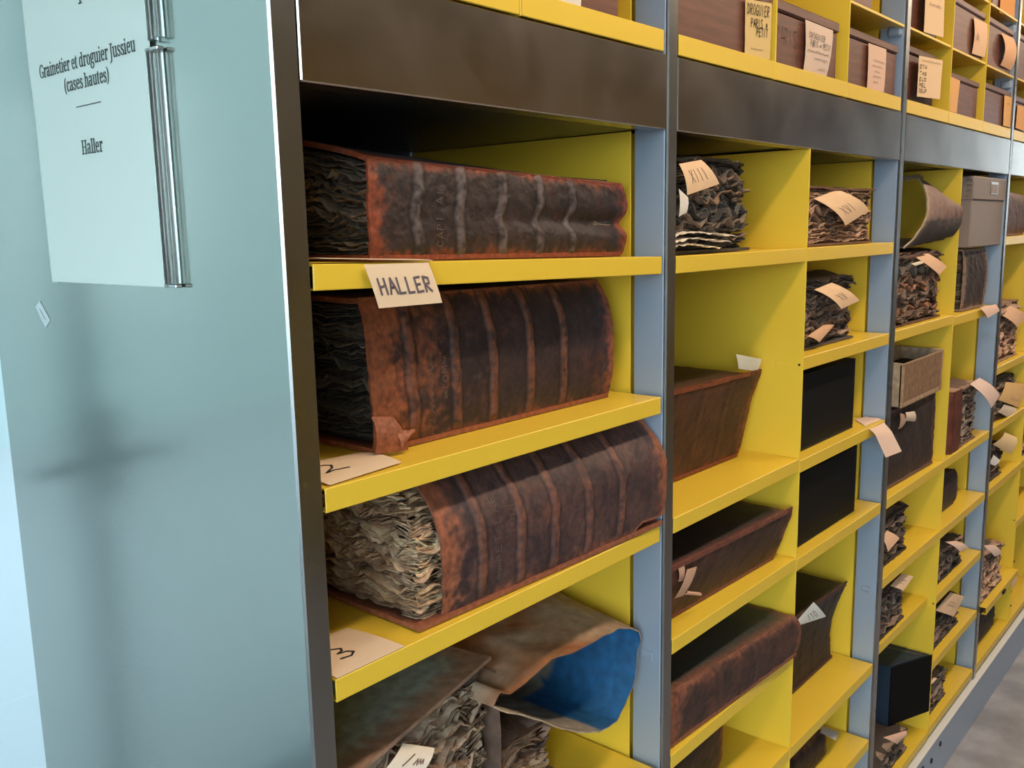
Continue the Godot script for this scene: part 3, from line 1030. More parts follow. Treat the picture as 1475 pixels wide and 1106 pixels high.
func first_bay_books() -> void:
	volume("leather_volume", "dark leather volume with five grey ribs above the HALLER card", {
		"xl": 0.148, "zl": -0.045, "xr": 0.632, "zr": -0.045, "y": 1.5195, "yr": 1.5090, "hl": 0.112, "hr": 0.106, "deep": 0.30, "seed": 1.0,
		"bands": [0.151, 0.292, 0.442, 0.593, 0.736], "band_color": lin(128, 114, 112), "band_h": 0.0022, "dark": lin(56, 44, 45), "mid": lin(76, 60, 59), "worn": lin(170, 84, 52), "wear": 0.25,
		"rt": 0.006, "rb": 0.008, "dent": 0.013, "swell": 0.058, "nu": 220, "nv": 64, "board": lin(92, 92, 96), "n": 48, "amp": 0.006, "rag": 0.010, "page_bow": -0.010, "left_worn": 0.018,
		"title": [["CAPI AI", 0.205, 0.14, 0.020, 0.62]],
		"right_edge": func(v): return 0.010 * sin(PI * v) - 0.006 * exp(-pow((v - 0.42) / 0.1, 2.0)), "left_edge": func(v): return -0.004 * sin(PI * v) + 0.002 * ns(v * 9.0, 3.0)})
	volume("leather_volume", "dark leather volume with an orange peeling left edge, directly below the HALLER card", {
		"xl": 0.159, "zl": -0.065, "xr": 0.620, "zr": -0.062, "y": 1.2985, "yr": 1.2970, "hl": 0.180, "hr": 0.178, "deep": 0.29, "seed": 2.0,
		"bands": [0.131, 0.287, 0.432, 0.588, 0.742], "band_color": lin(146, 88, 62), "dark": lin(58, 44, 46), "mid": lin(82, 58, 56), "worn": lin(184, 104, 66), "wear": 0.35,
		"rt": 0.022, "pt": 2.5, "rb": 0.006, "bulge": 0.004, "nu": 220, "nv": 80, "n": 64, "left_worn": 0.075, "page_bow": 0.0, "pages": [[88, 82, 74], [66, 62, 58], [108, 100, 88], [50, 48, 46]], "board": lin(70, 50, 46),
		"title": [["~TOM~", 0.235, 0.28, 0.020, 0.30], ["~~~", 0.185, 0.2, 0.02, 0.4]],
		"left_edge": func(v): return -0.010 * sin(PI * pow(v, 1.2)) + 0.001 * ns(v * 14.0, 5.0), "right_edge": func(v): return 0.004 * sin(PI * v) - 0.006 * pow(v, 6.0)})
	volume("leather_volume", "rubbed brown leather volume with torn lower right corner, and pale crumpled leaves", {
		"xl": 0.207, "zl": -0.013, "xr": 0.670, "zr": 0.003, "y": 1.0945, "hl": 0.178, "deep": 0.31, "seed": 3.0,
		"bands": [0.137, 0.288, 0.435, 0.590, 0.752], "band_color": lin(150, 96, 76), "dark": lin(78, 60, 63), "mid": lin(120, 86, 80), "worn": lin(186, 112, 80), "wear": 0.55, "sides": "LFR",
		"rt": 0.062, "pt": 2.0, "rb": 0.004, "bulge": 0.003, "nu": 220, "nv": 80, "n": 56, "amp": 0.006, "page_gain": 1.10, "rag": 0.010, "page_bow": -0.050, "pages": PALE_PAGES, "left_worn": 0.03, "board": lin(88, 62, 54), "board_dx": -0.040,
		"tear": func(u): return 0.16 * smoothstep(0.80, 0.88, u) * (1.0 - 0.35 * u) + 0.02 * absf(ns(u * 30.0, 8.0)) * smoothstep(0.7, 0.8, u) + 0.03 * smoothstep(0.06, 0.0, u) * 0.0,
		"title": [["~~PETALAE", 0.188, 0.14, 0.022, 0.62], ["TOLL", 0.245, 0.44, 0.022, 0.26]],
		"left_edge": func(v): return -0.004 * sin(PI * v) + 0.0015 * ns(v * 11.0, 6.0), "right_edge": func(v): return 0.004 * sin(PI * v) + 0.0015 * ns(v * 12.0, 9.0)})
	# peeling strips of leather that hang from the second volume
	# the HALLER card: one flat part on the shelf, one part folded over the lip
	var t := thing("label_card", "cream card with HALLER written on its part hanging over the shelf edge", "label card", Vector3(0.11, 1.52, 0.0))
	var cream := lin(226, 198, 168)
	var s := Shape.new()
	var c := [Vector3(0.046, 1.5270, 0.001), Vector3(0.190, 1.5198, 0.004), Vector3(0.186, 1.5205, -0.040), Vector3(0.040, 1.5265, -0.050)]
	var f := card_face(c, 0.0008)
	s.sheet(12, 8, f, 0.0005, cream, cream, Vector3(0.1, 0.5, 0))
	obj("flat_part", s, M.card, t)
	c = [Vector3(0.1051, 1.4743, 0.0100), Vector3(0.1947, 1.4736, 0.0110), Vector3(0.1835, 1.5175, 0.0030), Vector3(0.0936, 1.5189, 0.0030)]
	f = card_face(c, 0.0012)
	s = Shape.new()
	s.sheet(12, 8, f, 0.0005, cream, cream, Vector3(0.1, 1.5, -3))
	obj("hanging_part", s, M.card, t)
	s = Shape.new()
	pen(s, f, "HALLER", 0.10, 0.30, 0.84, 0.36, 0.0026)
	obj("handwriting", s, mat(Color(0.38, 0.33, 0.36), 0.8), t)
	card("label_card", "cream card with a handwritten 2, under the volume with an orange peeling edge",
		[Vector3(0.042, 1.3005, -0.004), Vector3(0.148, 1.3010, -0.013), Vector3(0.154, 1.3000, -0.088), Vector3(0.040, 1.3000, -0.105)], 0.003, cream, "", [["2", 0.20, 0.30, 0.34, 0.32, 0.0026]])
	card("label_card", "cream card with a handwritten 3, under the volume with pale crumpled leaves",
		[Vector3(0.036, 1.0950, -0.001), Vector3(0.131, 1.0950, -0.001), Vector3(0.122, 1.0945, -0.090), Vector3(0.034, 1.0945, -0.100)], 0.0015, cream, "", [["3", 0.30, 0.28, 0.34, 0.30, 0.0026]])
	# bottom of the bay: a tilted book of loose sheets, a second wad behind it, and an empty vellum binding on top
	var bz := Basis(Vector3.UP, 0.20)
	t = thing("herbarium_bundle", "thick bundle of loose sheets under a green-grey board, low in the first bay", "book", Vector3(0.25, 0.681, -0.2))
	s = Shape.new()
	leaves(s, -0.145, 0.172, -0.22, 0.0, 0.0, func(_x, _z): return 0.250, 46, "FR", {"pal": pal([[222, 192, 166], [196, 168, 144], [166, 140, 120], [232, 202, 176], [140, 118, 102]]), "amp": 0.012, "rag": 0.012, "seed": 6.0, "inset": 0.05, "step": 0.005})
	s.minmax(Vector3(-0.13, 0, -0.22), Vector3(0.14, 0.245, -0.03), 0.0, lin(80, 70, 64))
	var pb := obj_local("page_block", s, M.pages, t, Basis(Vector3.UP, 0.20), Vector3(0.211, 0.683, -0.076))
	pb.set_meta("kind", "stuff")
	s = Shape.new()
	s.sheet(30, 16, func(u, w): return Vector3(lerpf(lerpf(-0.13, -0.178, w), 0.176, u), 0.258 + 0.012 * u + 0.002 * ns(u * 5, w * 5, 2.0), lerpf(-0.24, 0.006, w)), 0.006,
		func(u, w): return lin(176, 190, 184).lerp(lin(182, 144, 122), clampf(smoothstep(0.80, 0.93, w + 0.10 * ns(u * 12, w * 6, 1.0)) + smoothstep(0.86, 0.97, u + 0.06 * ns(w * 12, u * 4, 4.0)), 0, 1)) * (1.0 + 0.15 * ns(u * 8, w * 8, 3.0)), lin(110, 84, 70), Vector3(0, -3, 0))
	obj_local("marbled_board", s, M.vellum, t, Basis(Vector3.UP, 0.20), Vector3(0.211, 0.683, -0.076)).set_meta("label", "grey-green marbled board with a worn brown edge")
	s = Shape.new()
	s.sheet(4, 24, func(u, w): return Vector3(0.180 + 0.012 * sin(w * 3.0) + 0.003 * ns(w * 9, u, 2.0), lerpf(0.0, 0.245, w), lerpf(-0.03, 0.010, u)), 0.0012, lin(170, 142, 122), lin(120, 96, 84), Vector3(-1, 0, 0))
	obj_local("torn_flap", s, M.vellum, t, Basis(Vector3.UP, 0.20), Vector3(0.211, 0.683, -0.076))
	card("paper_tag", "white paper tag with pencil strokes on the bundle under the green-grey board", [Vector3(0.1150, 0.9196, -0.0450), Vector3(0.1823, 0.8884, -0.0450), Vector3(0.2262, 0.9035, -0.0600), Vector3(0.1819, 0.9272, -0.0700)], 0.006, lin(232, 224, 212), "", [["/~", 0.35, 0.35, 0.5, 0.35, 0.0018]], M.pencil, "paper tag")
	bundle("loose_sheets", "brown wad of old sheets under the empty blue-lined binding", 0.36, 0.555, -0.36, -0.135, 0.681, 0.10, {"n": 14, "pages": BROWN_PAGES, "amp": 0.006, "rag": 0.010, "sides": "LFR", "seed": 7.0, "cover": 0.002, "cover_color": lin(122, 96, 80)})
	# empty vellum binding: a limp tube with a blue-lined spine side
	t = thing("empty_binding", "empty limp vellum binding with a blue lining, lying open on bundles", "book cover", Vector3(0.50, 0.78, -0.15))
	var prof := [Vector2(0.348, 0.905), Vector2(0.360, 0.926), Vector2(0.378, 0.917), Vector2(0.41, 0.928), Vector2(0.45, 0.943), Vector2(0.54, 0.941), Vector2(0.60, 0.938), Vector2(0.640, 0.925), Vector2(0.660, 0.912), Vector2(0.664, 0.895), Vector2(0.652, 0.850), Vector2(0.626, 0.795), Vector2(0.605, 0.779), Vector2(0.55, 0.785), Vector2(0.50, 0.806), Vector2(0.45, 0.838), Vector2(0.40, 0.872), Vector2(0.365, 0.895), Vector2(0.350, 0.903)]
	var cv := Curve2D.new()
	for k in prof.size():
		var tan: Vector2 = (prof[mini(k + 1, prof.size() - 1)] - prof[maxi(k - 1, 0)]) / 6.0
		cv.add_point(prof[k], -tan, tan)
	var total := cv.get_baked_length()
	var vf := func(u: float, w: float) -> Vector3:
		var p := cv.sample_baked(u * total)
		var zf := -0.036 + 0.008 * ns(u * 7, 0.0, 5.0) - 0.035 * (1.0 - smoothstep(0.30, 0.52, p.x)) * (1.0 if u < 0.4 else 0.3)
		var z := lerpf(-0.30, zf, w)
		return Vector3(p.x + (z + 0.04) * 0.10 * (1.0 if p.x < 0.6 else 0.4), p.y + (0.010 + 0.035 * smoothstep(0.42, 0.66, p.x)) * (1.0 - w) * (1.0 if p.y > 0.85 else 0.4) + 0.003 * ns(u * 8, w * 4, 8.0), z)
	var outer := func(u: float, w: float) -> Color:
		var k := 0.5 + 0.9 * ns(u * 7, w * 3, 12.0)
		var c0 := lin(198, 176, 150).lerp(lin(168, 112, 76), clampf(k, 0, 1) * (1.0 - smoothstep(0.30, 0.48, u)) + 0.15)
		return c0 * (1.0 + 0.1 * ns(u * 30, w * 14, 3.0))
	var inner := func(u: float, w: float) -> Color:
		var p := cv.sample_baked(u * total)
		if p.x > 0.555 and w > 0.42 + 0.05 * ns(u * 12, 3.0, 9.0):
			return lin(30, 98, 150) * (1.0 + 0.35 * ns(u * 24, w * 24, 6.0))
		return lin(190, 178, 158).lerp(lin(140, 128, 112), clampf(0.4 + ns(u * 9, w * 9, 2.0), 0, 1))
	s = Shape.new()
	s.sheet(90, 22, vf, 0.0022, outer, inner, Vector3(0.50, 0.86, -0.15))
	obj("vellum_cover", s, M.vellum, t)
	s = Shape.new()
	s.sheet(10, 10, func(u, w): return Vector3(lerpf(0.44, 0.545, u), lerpf(lerpf(0.86, 0.80, u), 0.94, w), -0.20 - 0.02 * u), 0.0012, lin(196, 182, 160), lin(196, 182, 160), Vector3(0.5, 0.86, -2))
	obj("paper_lining", s, M.vellum, t).set_meta("label", "pale paper lining inside the empty binding")
	# strips hanging from the second volume
	t = thing("leather_strip", "curled orange scrap of leather at the lower left corner of the second-shelf volume", "leather scrap", Vector3(0.17, 1.30, -0.05))
	s = Shape.new()
	var strip := [Vector3(0.1426, 1.3053, -0.0500), Vector3(0.1883, 1.3017, -0.0460), Vector3(0.1777, 1.3414, -0.0580), Vector3(0.1501, 1.3456, -0.0620)]
	var sf := card_face(strip, 0.006)
	s.sheet(12, 16, func(u, w): return sf.call(u, w) + Vector3(0.0015 * ns(w * 8, u * 5), 0.002 * ns(u * 12, w * 3) * (1.0 - w), 0.002 * ns(u * 6, w * 6, 3.0)), 0.0016, func(u, w): return lin(196, 116, 76).lerp(lin(160, 86, 56), clampf(0.5 + ns(u * 6, w * 9, 3.0), 0, 1)), lin(150, 84, 60), Vector3(0.17, 1.32, -3))
	obj("scrap", s, M.leather, t)
	s = Shape.new()
	strip = [Vector3(0.1759, 1.3069, -0.0440), Vector3(0.1921, 1.3205, -0.0420), Vector3(0.2004, 1.3250, -0.0460), Vector3(0.1749, 1.3250, -0.0500)]
	var sg := card_face(strip, 0.004)
	s.sheet(10, 8, func(u, w): return sg.call(u, w) + Vector3(0, 0.002 * ns(u * 14, w * 9), 0.002 * ns(u * 9, w * 7, 3.0)), 0.0012, lin(200, 122, 88), lin(160, 90, 64), Vector3(0.17, 1.32, -3))
	obj("curled_tip", s, M.leather, t)


# a shape in local axes under its thing, turned and moved
func obj_local(called: String, s: Shape, m: Material, parent: Node3D, b: Basis, at: Vector3) -> MeshInstance3D:
	var o := MeshInstance3D.new()
	o.name = called
	o.mesh = s.mesh()
	o.material_override = m
	o.transform = Transform3D(b, at - parent.position)
	parent.add_child(o, true)
	return o


func clamshell(label: String, x0: float, x1: float, y0: float, y1: float, z1: float, deep: float) -> void:
	var t := thing("storage_box", label, "box", Vector3((x0 + x1) / 2, y0, z1 - deep / 2))
	var ym := y1 - 0.004
	var s := Shape.new()
	s.minmax(Vector3(x0, y0, z1 - deep), Vector3(x1, y0 + 0.004, z1), 0.001)
	s.minmax(Vector3(x0 + 0.003, y0 + 0.004, z1 - deep + 0.003), Vector3(x1 - 0.003, ym, z1 - 0.0025), 0.0015)
	obj("tray", s, M.black_card, t)
	s = Shape.new()
	s.minmax(Vector3(x0, ym, z1 - deep), Vector3(x1, y1, z1), 0.001)
	s.minmax(Vector3(x0 + 0.0005, y0 + 0.005, z1 - 0.0022), Vector3(x1 - 0.0005, ym, z1 - 0.0004), 0.0005)
	obj("lid", s, M.black_card, t)


func second_bay_books() -> void:
	var tagc := lin(228, 190, 152)
	bundle("herbarium_bundle", "shaggy stack of crinkled dark sheets behind the XIII card", 0.725, 1.0, -0.28, -0.034, 1.5075, 0.158,
		{"n": 26, "amp": 0.013, "rag": 0.018, "inset": 0.06, "pages": [[110, 92, 80], [84, 76, 70], [62, 58, 56], [140, 112, 90], [100, 96, 90]], "sides": "LFR", "seed": 21.0, "cover_color": lin(74, 66, 62), "cover": 0.005, "sag": 0.010, "over": -0.03})
	card("paper_tag", "cream card marked XIII poking out of a shaggy dark stack", [Vector3(0.7554, 1.5984, -0.0120), Vector3(0.8564, 1.6176, -0.0120), Vector3(0.8145, 1.6548, -0.0220), Vector3(0.7464, 1.6456, -0.0220)], 0.004, tagc, "", [["XIII", 0.2, 0.3, 0.62, 0.42, 0.0016]], M.pencil, "paper tag")
	card("paper_tag", "rounded white slip beside the post, just below the XIII card", [Vector3(0.7279, 1.5657, -0.0100), Vector3(0.7505, 1.5720, -0.0100), Vector3(0.7576, 1.5953, -0.0120), Vector3(0.7303, 1.6073, -0.0120)], 0.002, lin(222, 214, 204), "", [], null, "paper tag")
	var t := thing("loose_sheet", "crumpled white sheets between the lower leaves of the shaggy XIII stack", "paper", Vector3(0.85, 1.525, -0.02))
	var s := Shape.new()
	for k in 3:
		var sd := 3.0 + k * 7.0
		s.sheet(40, 6, func(u, w): return Vector3(lerpf(0.709, 0.93 - 0.03 * k, u), 1.540 - 0.009 * k + 0.012 * sin(u * 3.0) * (1 - u) + 0.004 * ns(u * 9, w * 2, sd) - 0.006 * w, lerpf(-0.07, -0.012 - 0.010 * absf(ns(u * 8, sd)), w)), 0.0006, lin(228, 214, 196), lin(228, 214, 196), Vector3(0.8, -2, 0))
	obj("crumpled_sheets", s, M.card, t)
	bundle("herbarium_bundle", "square stack of brown leaves right of the shaggy XIII stack", 1.20, 1.600, -0.30, -0.030, 1.5075, 0.122,
		{"n": 26, "amp": 0.007, "rag": 0.009, "pages": BROWN_PAGES, "sides": "LFR", "seed": 22.0, "cover_color": lin(120, 104, 94), "edge_color": lin(150, 104, 78)})
	card("paper_tag", "large cream card bent over the square stack right of the XIII stack", [Vector3(1.3970, 1.5463, -0.0100), Vector3(1.5284, 1.5779, -0.0100), Vector3(1.3957, 1.6205, -0.0300), Vector3(1.2771, 1.6006, -0.0300)], 0.010, tagc, "", [["XVI", 0.2, 0.25, 0.5, 0.28, 0.0012]], M.pencil, "paper tag")
	bundle("herbarium_bundle", "drooping stack of dark leaves with two cards, directly above the black boxes", 1.20, 1.535, -0.30, -0.040, 1.2975, 0.145,
		{"n": 28, "amp": 0.010, "rag": 0.014, "pages": [[134, 112, 100], [104, 88, 80], [80, 70, 66], [150, 120, 100]], "sides": "LFR", "seed": 23.0, "cover_color": lin(96, 88, 84), "sag": 0.012})
	card("paper_tag", "cream card bent over the drooping stack above the black boxes", [Vector3(1.3981, 1.3733, -0.0120), Vector3(1.4999, 1.3837, -0.0120), Vector3(1.3905, 1.4286, -0.0320), Vector3(1.3014, 1.4195, -0.0320)], 0.007, tagc, "", [["XV", 0.3, 0.25, 0.4, 0.3, 0.0012]], M.pencil, "paper tag")
	card("paper_tag", "small brown card low on the drooping stack above the two black boxes", [Vector3(1.3068, 1.3116, -0.0200), Vector3(1.3995, 1.3386, -0.0260), Vector3(1.3596, 1.3418, -0.0340), Vector3(1.2701, 1.3275, -0.0300)], 0.003, lin(206, 160, 124), "", [], null, "paper tag")
	clamshell("upper of two plain black boxes in the second bay's right column", 1.20, 1.543, 1.0905, 1.250, -0.030, 0.32)
	clamshell("lower of two plain black boxes in the second bay's right column", 1.20, 1.572, 0.8850, 1.043, -0.028, 0.32)
	t = thing("paper_tag", "long pinkish tag hanging over the shelf edge between the two black boxes", "paper tag", Vector3(1.66, 1.091, -0.02))
	var pk := [Vector3(1.6250, 1.0915, -0.0567), Vector3(1.5827, 1.0915, -0.0216), Vector3(1.5482, 1.0816, 0.0180), Vector3(1.5637, 1.0252, 0.0400), Vector3(1.6570, 1.0220, 0.0450), Vector3(1.6468, 1.0677, 0.0240), Vector3(1.6705, 1.0925, -0.0125), Vector3(1.6717, 1.0915, -0.0474)]
	var lc := Curve3D.new()
	var rc := Curve3D.new()
	for k in 4:
		var ta: Vector3 = (pk[mini(k + 1, 3)] - pk[maxi(k - 1, 0)]) / 6.0
		lc.add_point(pk[k], -ta, ta)
		var tb: Vector3 = (pk[7 - mini(k + 1, 3)] - pk[7 - maxi(k - 1, 0)]) / 6.0
		rc.add_point(pk[7 - k], -tb, tb)
	s = Shape.new()
	var la := lc.get_baked_length()
	var lb := rc.get_baked_length()
	s.sheet(4, 18, func(u, w): return lc.sample_baked(w * la).lerp(rc.sample_baked(w * lb), u), 0.0005, lin(226, 194, 178), lin(226, 194, 178), Vector3(1.66, 0.8, -3))
	obj("paper", s, M.card, t)
	volume("leather_volume", "squat brown leather volume with a white slip, in a tall yellow compartment", {
		"xl": 0.712, "zl": -0.112, "xr": 1.128, "zr": -0.106, "y": 1.0955, "hl": 0.176, "hr": 0.172, "deep": 0.27, "seed": 5.0, "nu": 60, "nv": 34,
		"bands": [0.12, 0.33, 0.545, 0.76, 0.93], "band_h": 0.0016, "band_color": lin(118, 76, 52), "dark": lin(82, 52, 40), "mid": lin(112, 70, 50), "worn": lin(164, 88, 50), "wear": 0.25, "lean": 0.028, "bulge": -0.004, "rt": 0.004, "rb": 0.002, "n": 24, "step": 0.01,
		"board": lin(96, 66, 50), "right_edge": func(v): return 0.034 * pow(v, 0.5) + 0.014 * smoothstep(0.75, 0.95, v)})
	card("paper_slip", "white slip poking from the top right corner of the squat brown volume", [Vector3(1.0850, 1.2795, -0.0861), Vector3(1.1650, 1.2637, -0.0858), Vector3(1.1780, 1.2875, -0.0839), Vector3(1.0700, 1.3096, -0.0849)], 0.001, lin(222, 214, 200), "", [], null, "paper slip")
	volume("leather_volume", "thin dark brown leather volume with torn pale flakes, beside the lower black box", {
		"xl": 0.712, "zl": -0.045, "xr": 1.150, "zr": -0.032, "y": 0.8900, "hl": 0.112, "hr": 0.108, "deep": 0.30, "seed": 6.0, "nu": 70, "nv": 26, "dark": lin(70, 46, 40), "mid": lin(98, 64, 54), "worn": lin(150, 88, 72), "wear": 0.3,
		"lean": 0.030, "rt": 0.003, "rb": 0.004, "n": 16, "step": 0.01, "board": lin(52, 46, 48), "right_edge": func(v): return 0.020 * v})
	for q in [[[Vector3(0.7451, 0.9426, -0.0200), Vector3(0.7756, 0.9369, -0.0220), Vector3(0.7960, 0.9857, -0.0080), Vector3(0.7673, 0.9890, -0.0100)], "pale curled flake of torn leather on the thin dark volume"], [[Vector3(0.7557, 0.9684, -0.0200), Vector3(0.7715, 0.9658, -0.0200), Vector3(0.7661, 0.9977, -0.0160), Vector3(0.7460, 1.0013, -0.0160)], "small white torn flake on the thin dark volume beside the post"], [[Vector3(0.7709, 0.9420, -0.0180), Vector3(0.8227, 0.9235, -0.0140), Vector3(0.8177, 0.9314, -0.0140), Vector3(0.7823, 0.9444, -0.0180)], "thin pale strip of torn leather across the thin dark volume"]]:
		card("leather_flake", q[1], q[0], 0.003, lin(206, 158, 132), "", [], null, "leather scrap")
	volume("leather_volume", "rubbed brown leather volume jutting past the yellow divider", {
		"xl": 0.712, "zl": -0.010, "xr": 1.176, "zr": 0.013, "y": 0.6855, "hl": 0.098, "hr": 0.085, "deep": 0.34, "seed": 7.0, "nu": 80, "nv": 26, "dark": lin(72, 54, 52), "mid": lin(112, 76, 64), "worn": lin(168, 104, 78), "wear": 0.7,
		"bands": [0.35, 0.62], "band_h": 0.001, "band_color": lin(110, 78, 68), "rt": 0.010, "rb": 0.006, "n": 14, "step": 0.01, "board": lin(66, 72, 72), "right_edge": func(v): return 0.010 * sin(PI * v)})
	volume("leather_volume", "dark volume below the rubbed jutting volume, cut by the bottom edge", {
		"xl": 0.75, "zl": -0.05, "xr": 1.02, "zr": -0.07, "y": 0.4715, "hl": 0.13, "deep": 0.28, "seed": 8.0, "nu": 40, "nv": 24, "dark": lin(62, 46, 42), "mid": lin(86, 62, 54), "n": 12, "step": 0.01, "board": lin(58, 50, 48)})
	volume("leather_volume", "tall dark brown volume with ribbed spine, behind the white tag marked 10", {
		"xl": 1.195, "zl": -0.092, "xr": 1.640, "zr": -0.092, "y": 0.4715, "hl": 0.222, "hr": 0.205, "deep": 0.30, "seed": 9.0, "nu": 80, "nv": 34, "dark": lin(56, 42, 40), "mid": lin(72, 54, 50), "worn": lin(104, 70, 60), "wear": 0.2,
		"bands": [0.45, 0.6, 0.76, 0.9], "band_h": 0.002, "band_color": lin(74, 56, 52), "lean": 0.03, "bulge": -0.014, "rt": 0.003, "rb": 0.003, "n": 24, "step": 0.01, "board": lin(52, 44, 44), "right_edge": func(v): return -0.02 * sin(PI * v) + 0.01 * v})
	card("paper_tag", "fan-shaped white tag marked 10 on a tall dark volume", [Vector3(1.3472, 0.6692, -0.0600), Vector3(1.4291, 0.6703, -0.0300), Vector3(1.3639, 0.7261, -0.0340), Vector3(1.3387, 0.6836, -0.0600)], 0.004, lin(226, 222, 214), "", [["/10", 0.42, 0.30, 0.4, 0.45, 0.0016]], M.pencil, "paper tag")
	volume("leather_volume", "dark volume with a pale slip on top, below the tag marked 10", {
		"xl": 1.195, "zl": -0.05, "xr": 1.515, "zr": -0.05, "y": 0.2665, "hl": 0.095, "hr": 0.075, "deep": 0.28, "seed": 10.0, "nu": 50, "nv": 22, "dark": lin(60, 46, 42), "mid": lin(84, 62, 54), "worn": lin(140, 92, 70), "n": 12, "step": 0.01, "board": lin(54, 46, 44)})
	card("paper_slip", "pale slip lying on the dark volume below the tag marked 10", [Vector3(1.4625, 0.3635, -0.0450), Vector3(1.5488, 0.3055, -0.0400), Vector3(1.6194, 0.2879, -0.0600), Vector3(1.5340, 0.3399, -0.0700)], 0.001, lin(205, 208, 214), "", [], null, "paper slip")


func third_bay_books() -> void:
	var tagc := lin(232, 186, 152)
	bundle("herbarium_bundle", "tall stack of orange-brown crinkled leaves under the limp folder in the third bay", 1.725, 2.115, -0.30, -0.022, 1.2985, 0.182,
		{"n": 26, "amp": 0.014, "rag": 0.016, "inset": 0.05, "pages": [[150, 104, 78], [112, 84, 68], [84, 68, 60], [132, 110, 96], [96, 86, 78]], "sides": "LFR", "seed": 31.0, "cover_color": lin(120, 84, 66), "sag": 0.008})
	card("paper_tag", "peach card slanting down the tall orange-brown stack under the limp folder", [Vector3(2.0479, 1.4130, -0.0060), Vector3(2.1114, 1.4320, -0.0060), Vector3(1.9745, 1.4748, -0.0220), Vector3(1.8826, 1.4672, -0.0220)], 0.004, tagc, "", [], null, "paper tag")
	card("paper_slip", "small white slip in the tall orange-brown stack, left of its peach card", [Vector3(1.8715, 1.4437, -0.0140), Vector3(1.9293, 1.4483, -0.0120), Vector3(1.9368, 1.4550, -0.0180), Vector3(1.8516, 1.4496, -0.0180)], 0.001, lin(214, 200, 178), "", [], null, "paper slip")
	# limp folder: an empty cover bent along its front ridge
	var t := thing("limp_folder", "empty brown vellum cover bent open beside the grey archive box", "book cover", Vector3(2.05, 1.485, -0.1))
	var ff := func(u: float, w: float) -> Vector3:
		var wob := 0.010 * ns(w * 4, 1.0, 2.0) * (1.0 - u)
		var ridge := Vector3(lerpf(1.867, 2.179, u) + wob, lerpf(1.555, 1.560, u), 0.006 + 0.003 * ns(u * 6, w * 3, 4.0))
		var top := Vector3(lerpf(2.0, 2.163, u) + wob, lerpf(1.664, 1.600, pow(u, 1.2)), lerpf(-0.055, -0.012, u))
		var bot := Vector3(lerpf(1.80, 2.163, u) + wob, lerpf(1.488, 1.512, u), lerpf(-0.020, -0.010, u))
		if w < 0.5:
			var a := w * 2.0
			return bot.lerp(ridge, a) + Vector3(0, 0, 0.010 * sin(a * PI) * 0.6)
		var c := w * 2.0 - 1.0
		return ridge.lerp(top, c) + Vector3(0, 0.006, 0.012) * sin(c * PI)
	var fc := func(u: float, w: float) -> Color:
		var k := smoothstep(0.46, 0.54, w + 0.05 * ns(u * 12, w * 2, 3.0))
		var c := lin(70, 56, 54).lerp(lin(142, 112, 102), k)
		return c.lerp(lin(196, 172, 146), exp(-u / 0.035)) * (1.0 + 0.14 * ns(u * 14, w * 14, 7.0))
	var s := Shape.new()
	s.sheet(40, 36, ff, 0.004, fc, lin(60, 52, 50), Vector3(2.08, 1.57, -1.0))
	obj("folded_cover", s, M.vellum, t)
	s = Shape.new()
	s.sheet(20, 8, func(u, w): return Vector3(lerpf(1.78, 2.16, u), lerpf(1.487, 1.503, u) + 0.003 * ns(u * 5, w * 5, 1.0), lerpf(-0.26, -0.03, w)), 0.004, lin(60, 52, 50), lin(60, 52, 50), Vector3(2, 3, -0.1))
	obj("lower_leaf", s, M.vellum, t)
	s = Shape.new()
	s.sheet(16, 6, func(u, w): return Vector3(lerpf(1.86, 2.03, u), 1.652 + 0.012 * u + 0.010 * sin(w * PI), lerpf(-0.085, -0.052, w)), 0.002, lin(190, 166, 138), lin(120, 100, 86), Vector3(1.9, 1.3, -0.1))
	obj("frayed_edge", s, M.vellum, t)
	# slipcase lying on the big dark volume
	t = thing("slipcase", "brown and cream slipcase with an open top lying on a big dark volume", "slipcase", Vector3(2.0, 1.095, -0.15))
	var x0 := 1.800
	var x1 := 2.135
	var wy := 0.108
	for e in [["front_wall", Vector3(0, 0, -0.006), Vector3(x1 - x0, wy, 0.006), 0.0], ["back_wall", Vector3(0, 0.003, -0.115), Vector3(x1 - x0, wy + 0.006, 0.006), 0.0], ["end_wall", Vector3(-(x1 - x0) / 2 + 0.003, 0.0015, -0.0605), Vector3(0.006, wy + 0.003, 0.115), 0.0], ["end_wall", Vector3((x1 - x0) / 2 - 0.003, 0.0015, -0.0605), Vector3(0.006, wy + 0.003, 0.115), 0.0], ["base", Vector3(0, -wy / 2 + 0.003, -0.0605), Vector3(x1 - x0 - 0.004, 0.006, 0.112), 0.0]]:
		s = Shape.new()
		s.box(Vector3((x0 + x1) / 2, 1.097 + wy / 2, -0.006) + e[1], e[2], 0.0015, lin(204, 172, 142) if e[0] != "front_wall" else lin(160, 122, 92))
		obj(e[0], s, M.vellum, t)
	s = Shape.new()
	for e in [[0.5, 0.985, 1.0, 0.035], [0.5, 0.03, 1.0, 0.10], [0.02, 0.5, 0.06, 1.0], [0.985, 0.5, 0.03, 1.0]]:
		s.box(Vector3(lerpf(x0, x1, e[0]), 1.097 + wy * e[1], -0.0088), Vector3((x1 - x0) * e[2], wy * e[3], 0.001), 0.0003, lin(198, 164, 132))
	obj("cream_edging", s, M.vellum, t)
	s = Shape.new()
	s.minmax(Vector3(x0 + 0.008, 1.104, -0.116), Vector3(x1 - 0.008, 1.175, -0.014), 0.002, lin(26, 26, 30))
	obj("dark_lining", s, M.vellum, t)
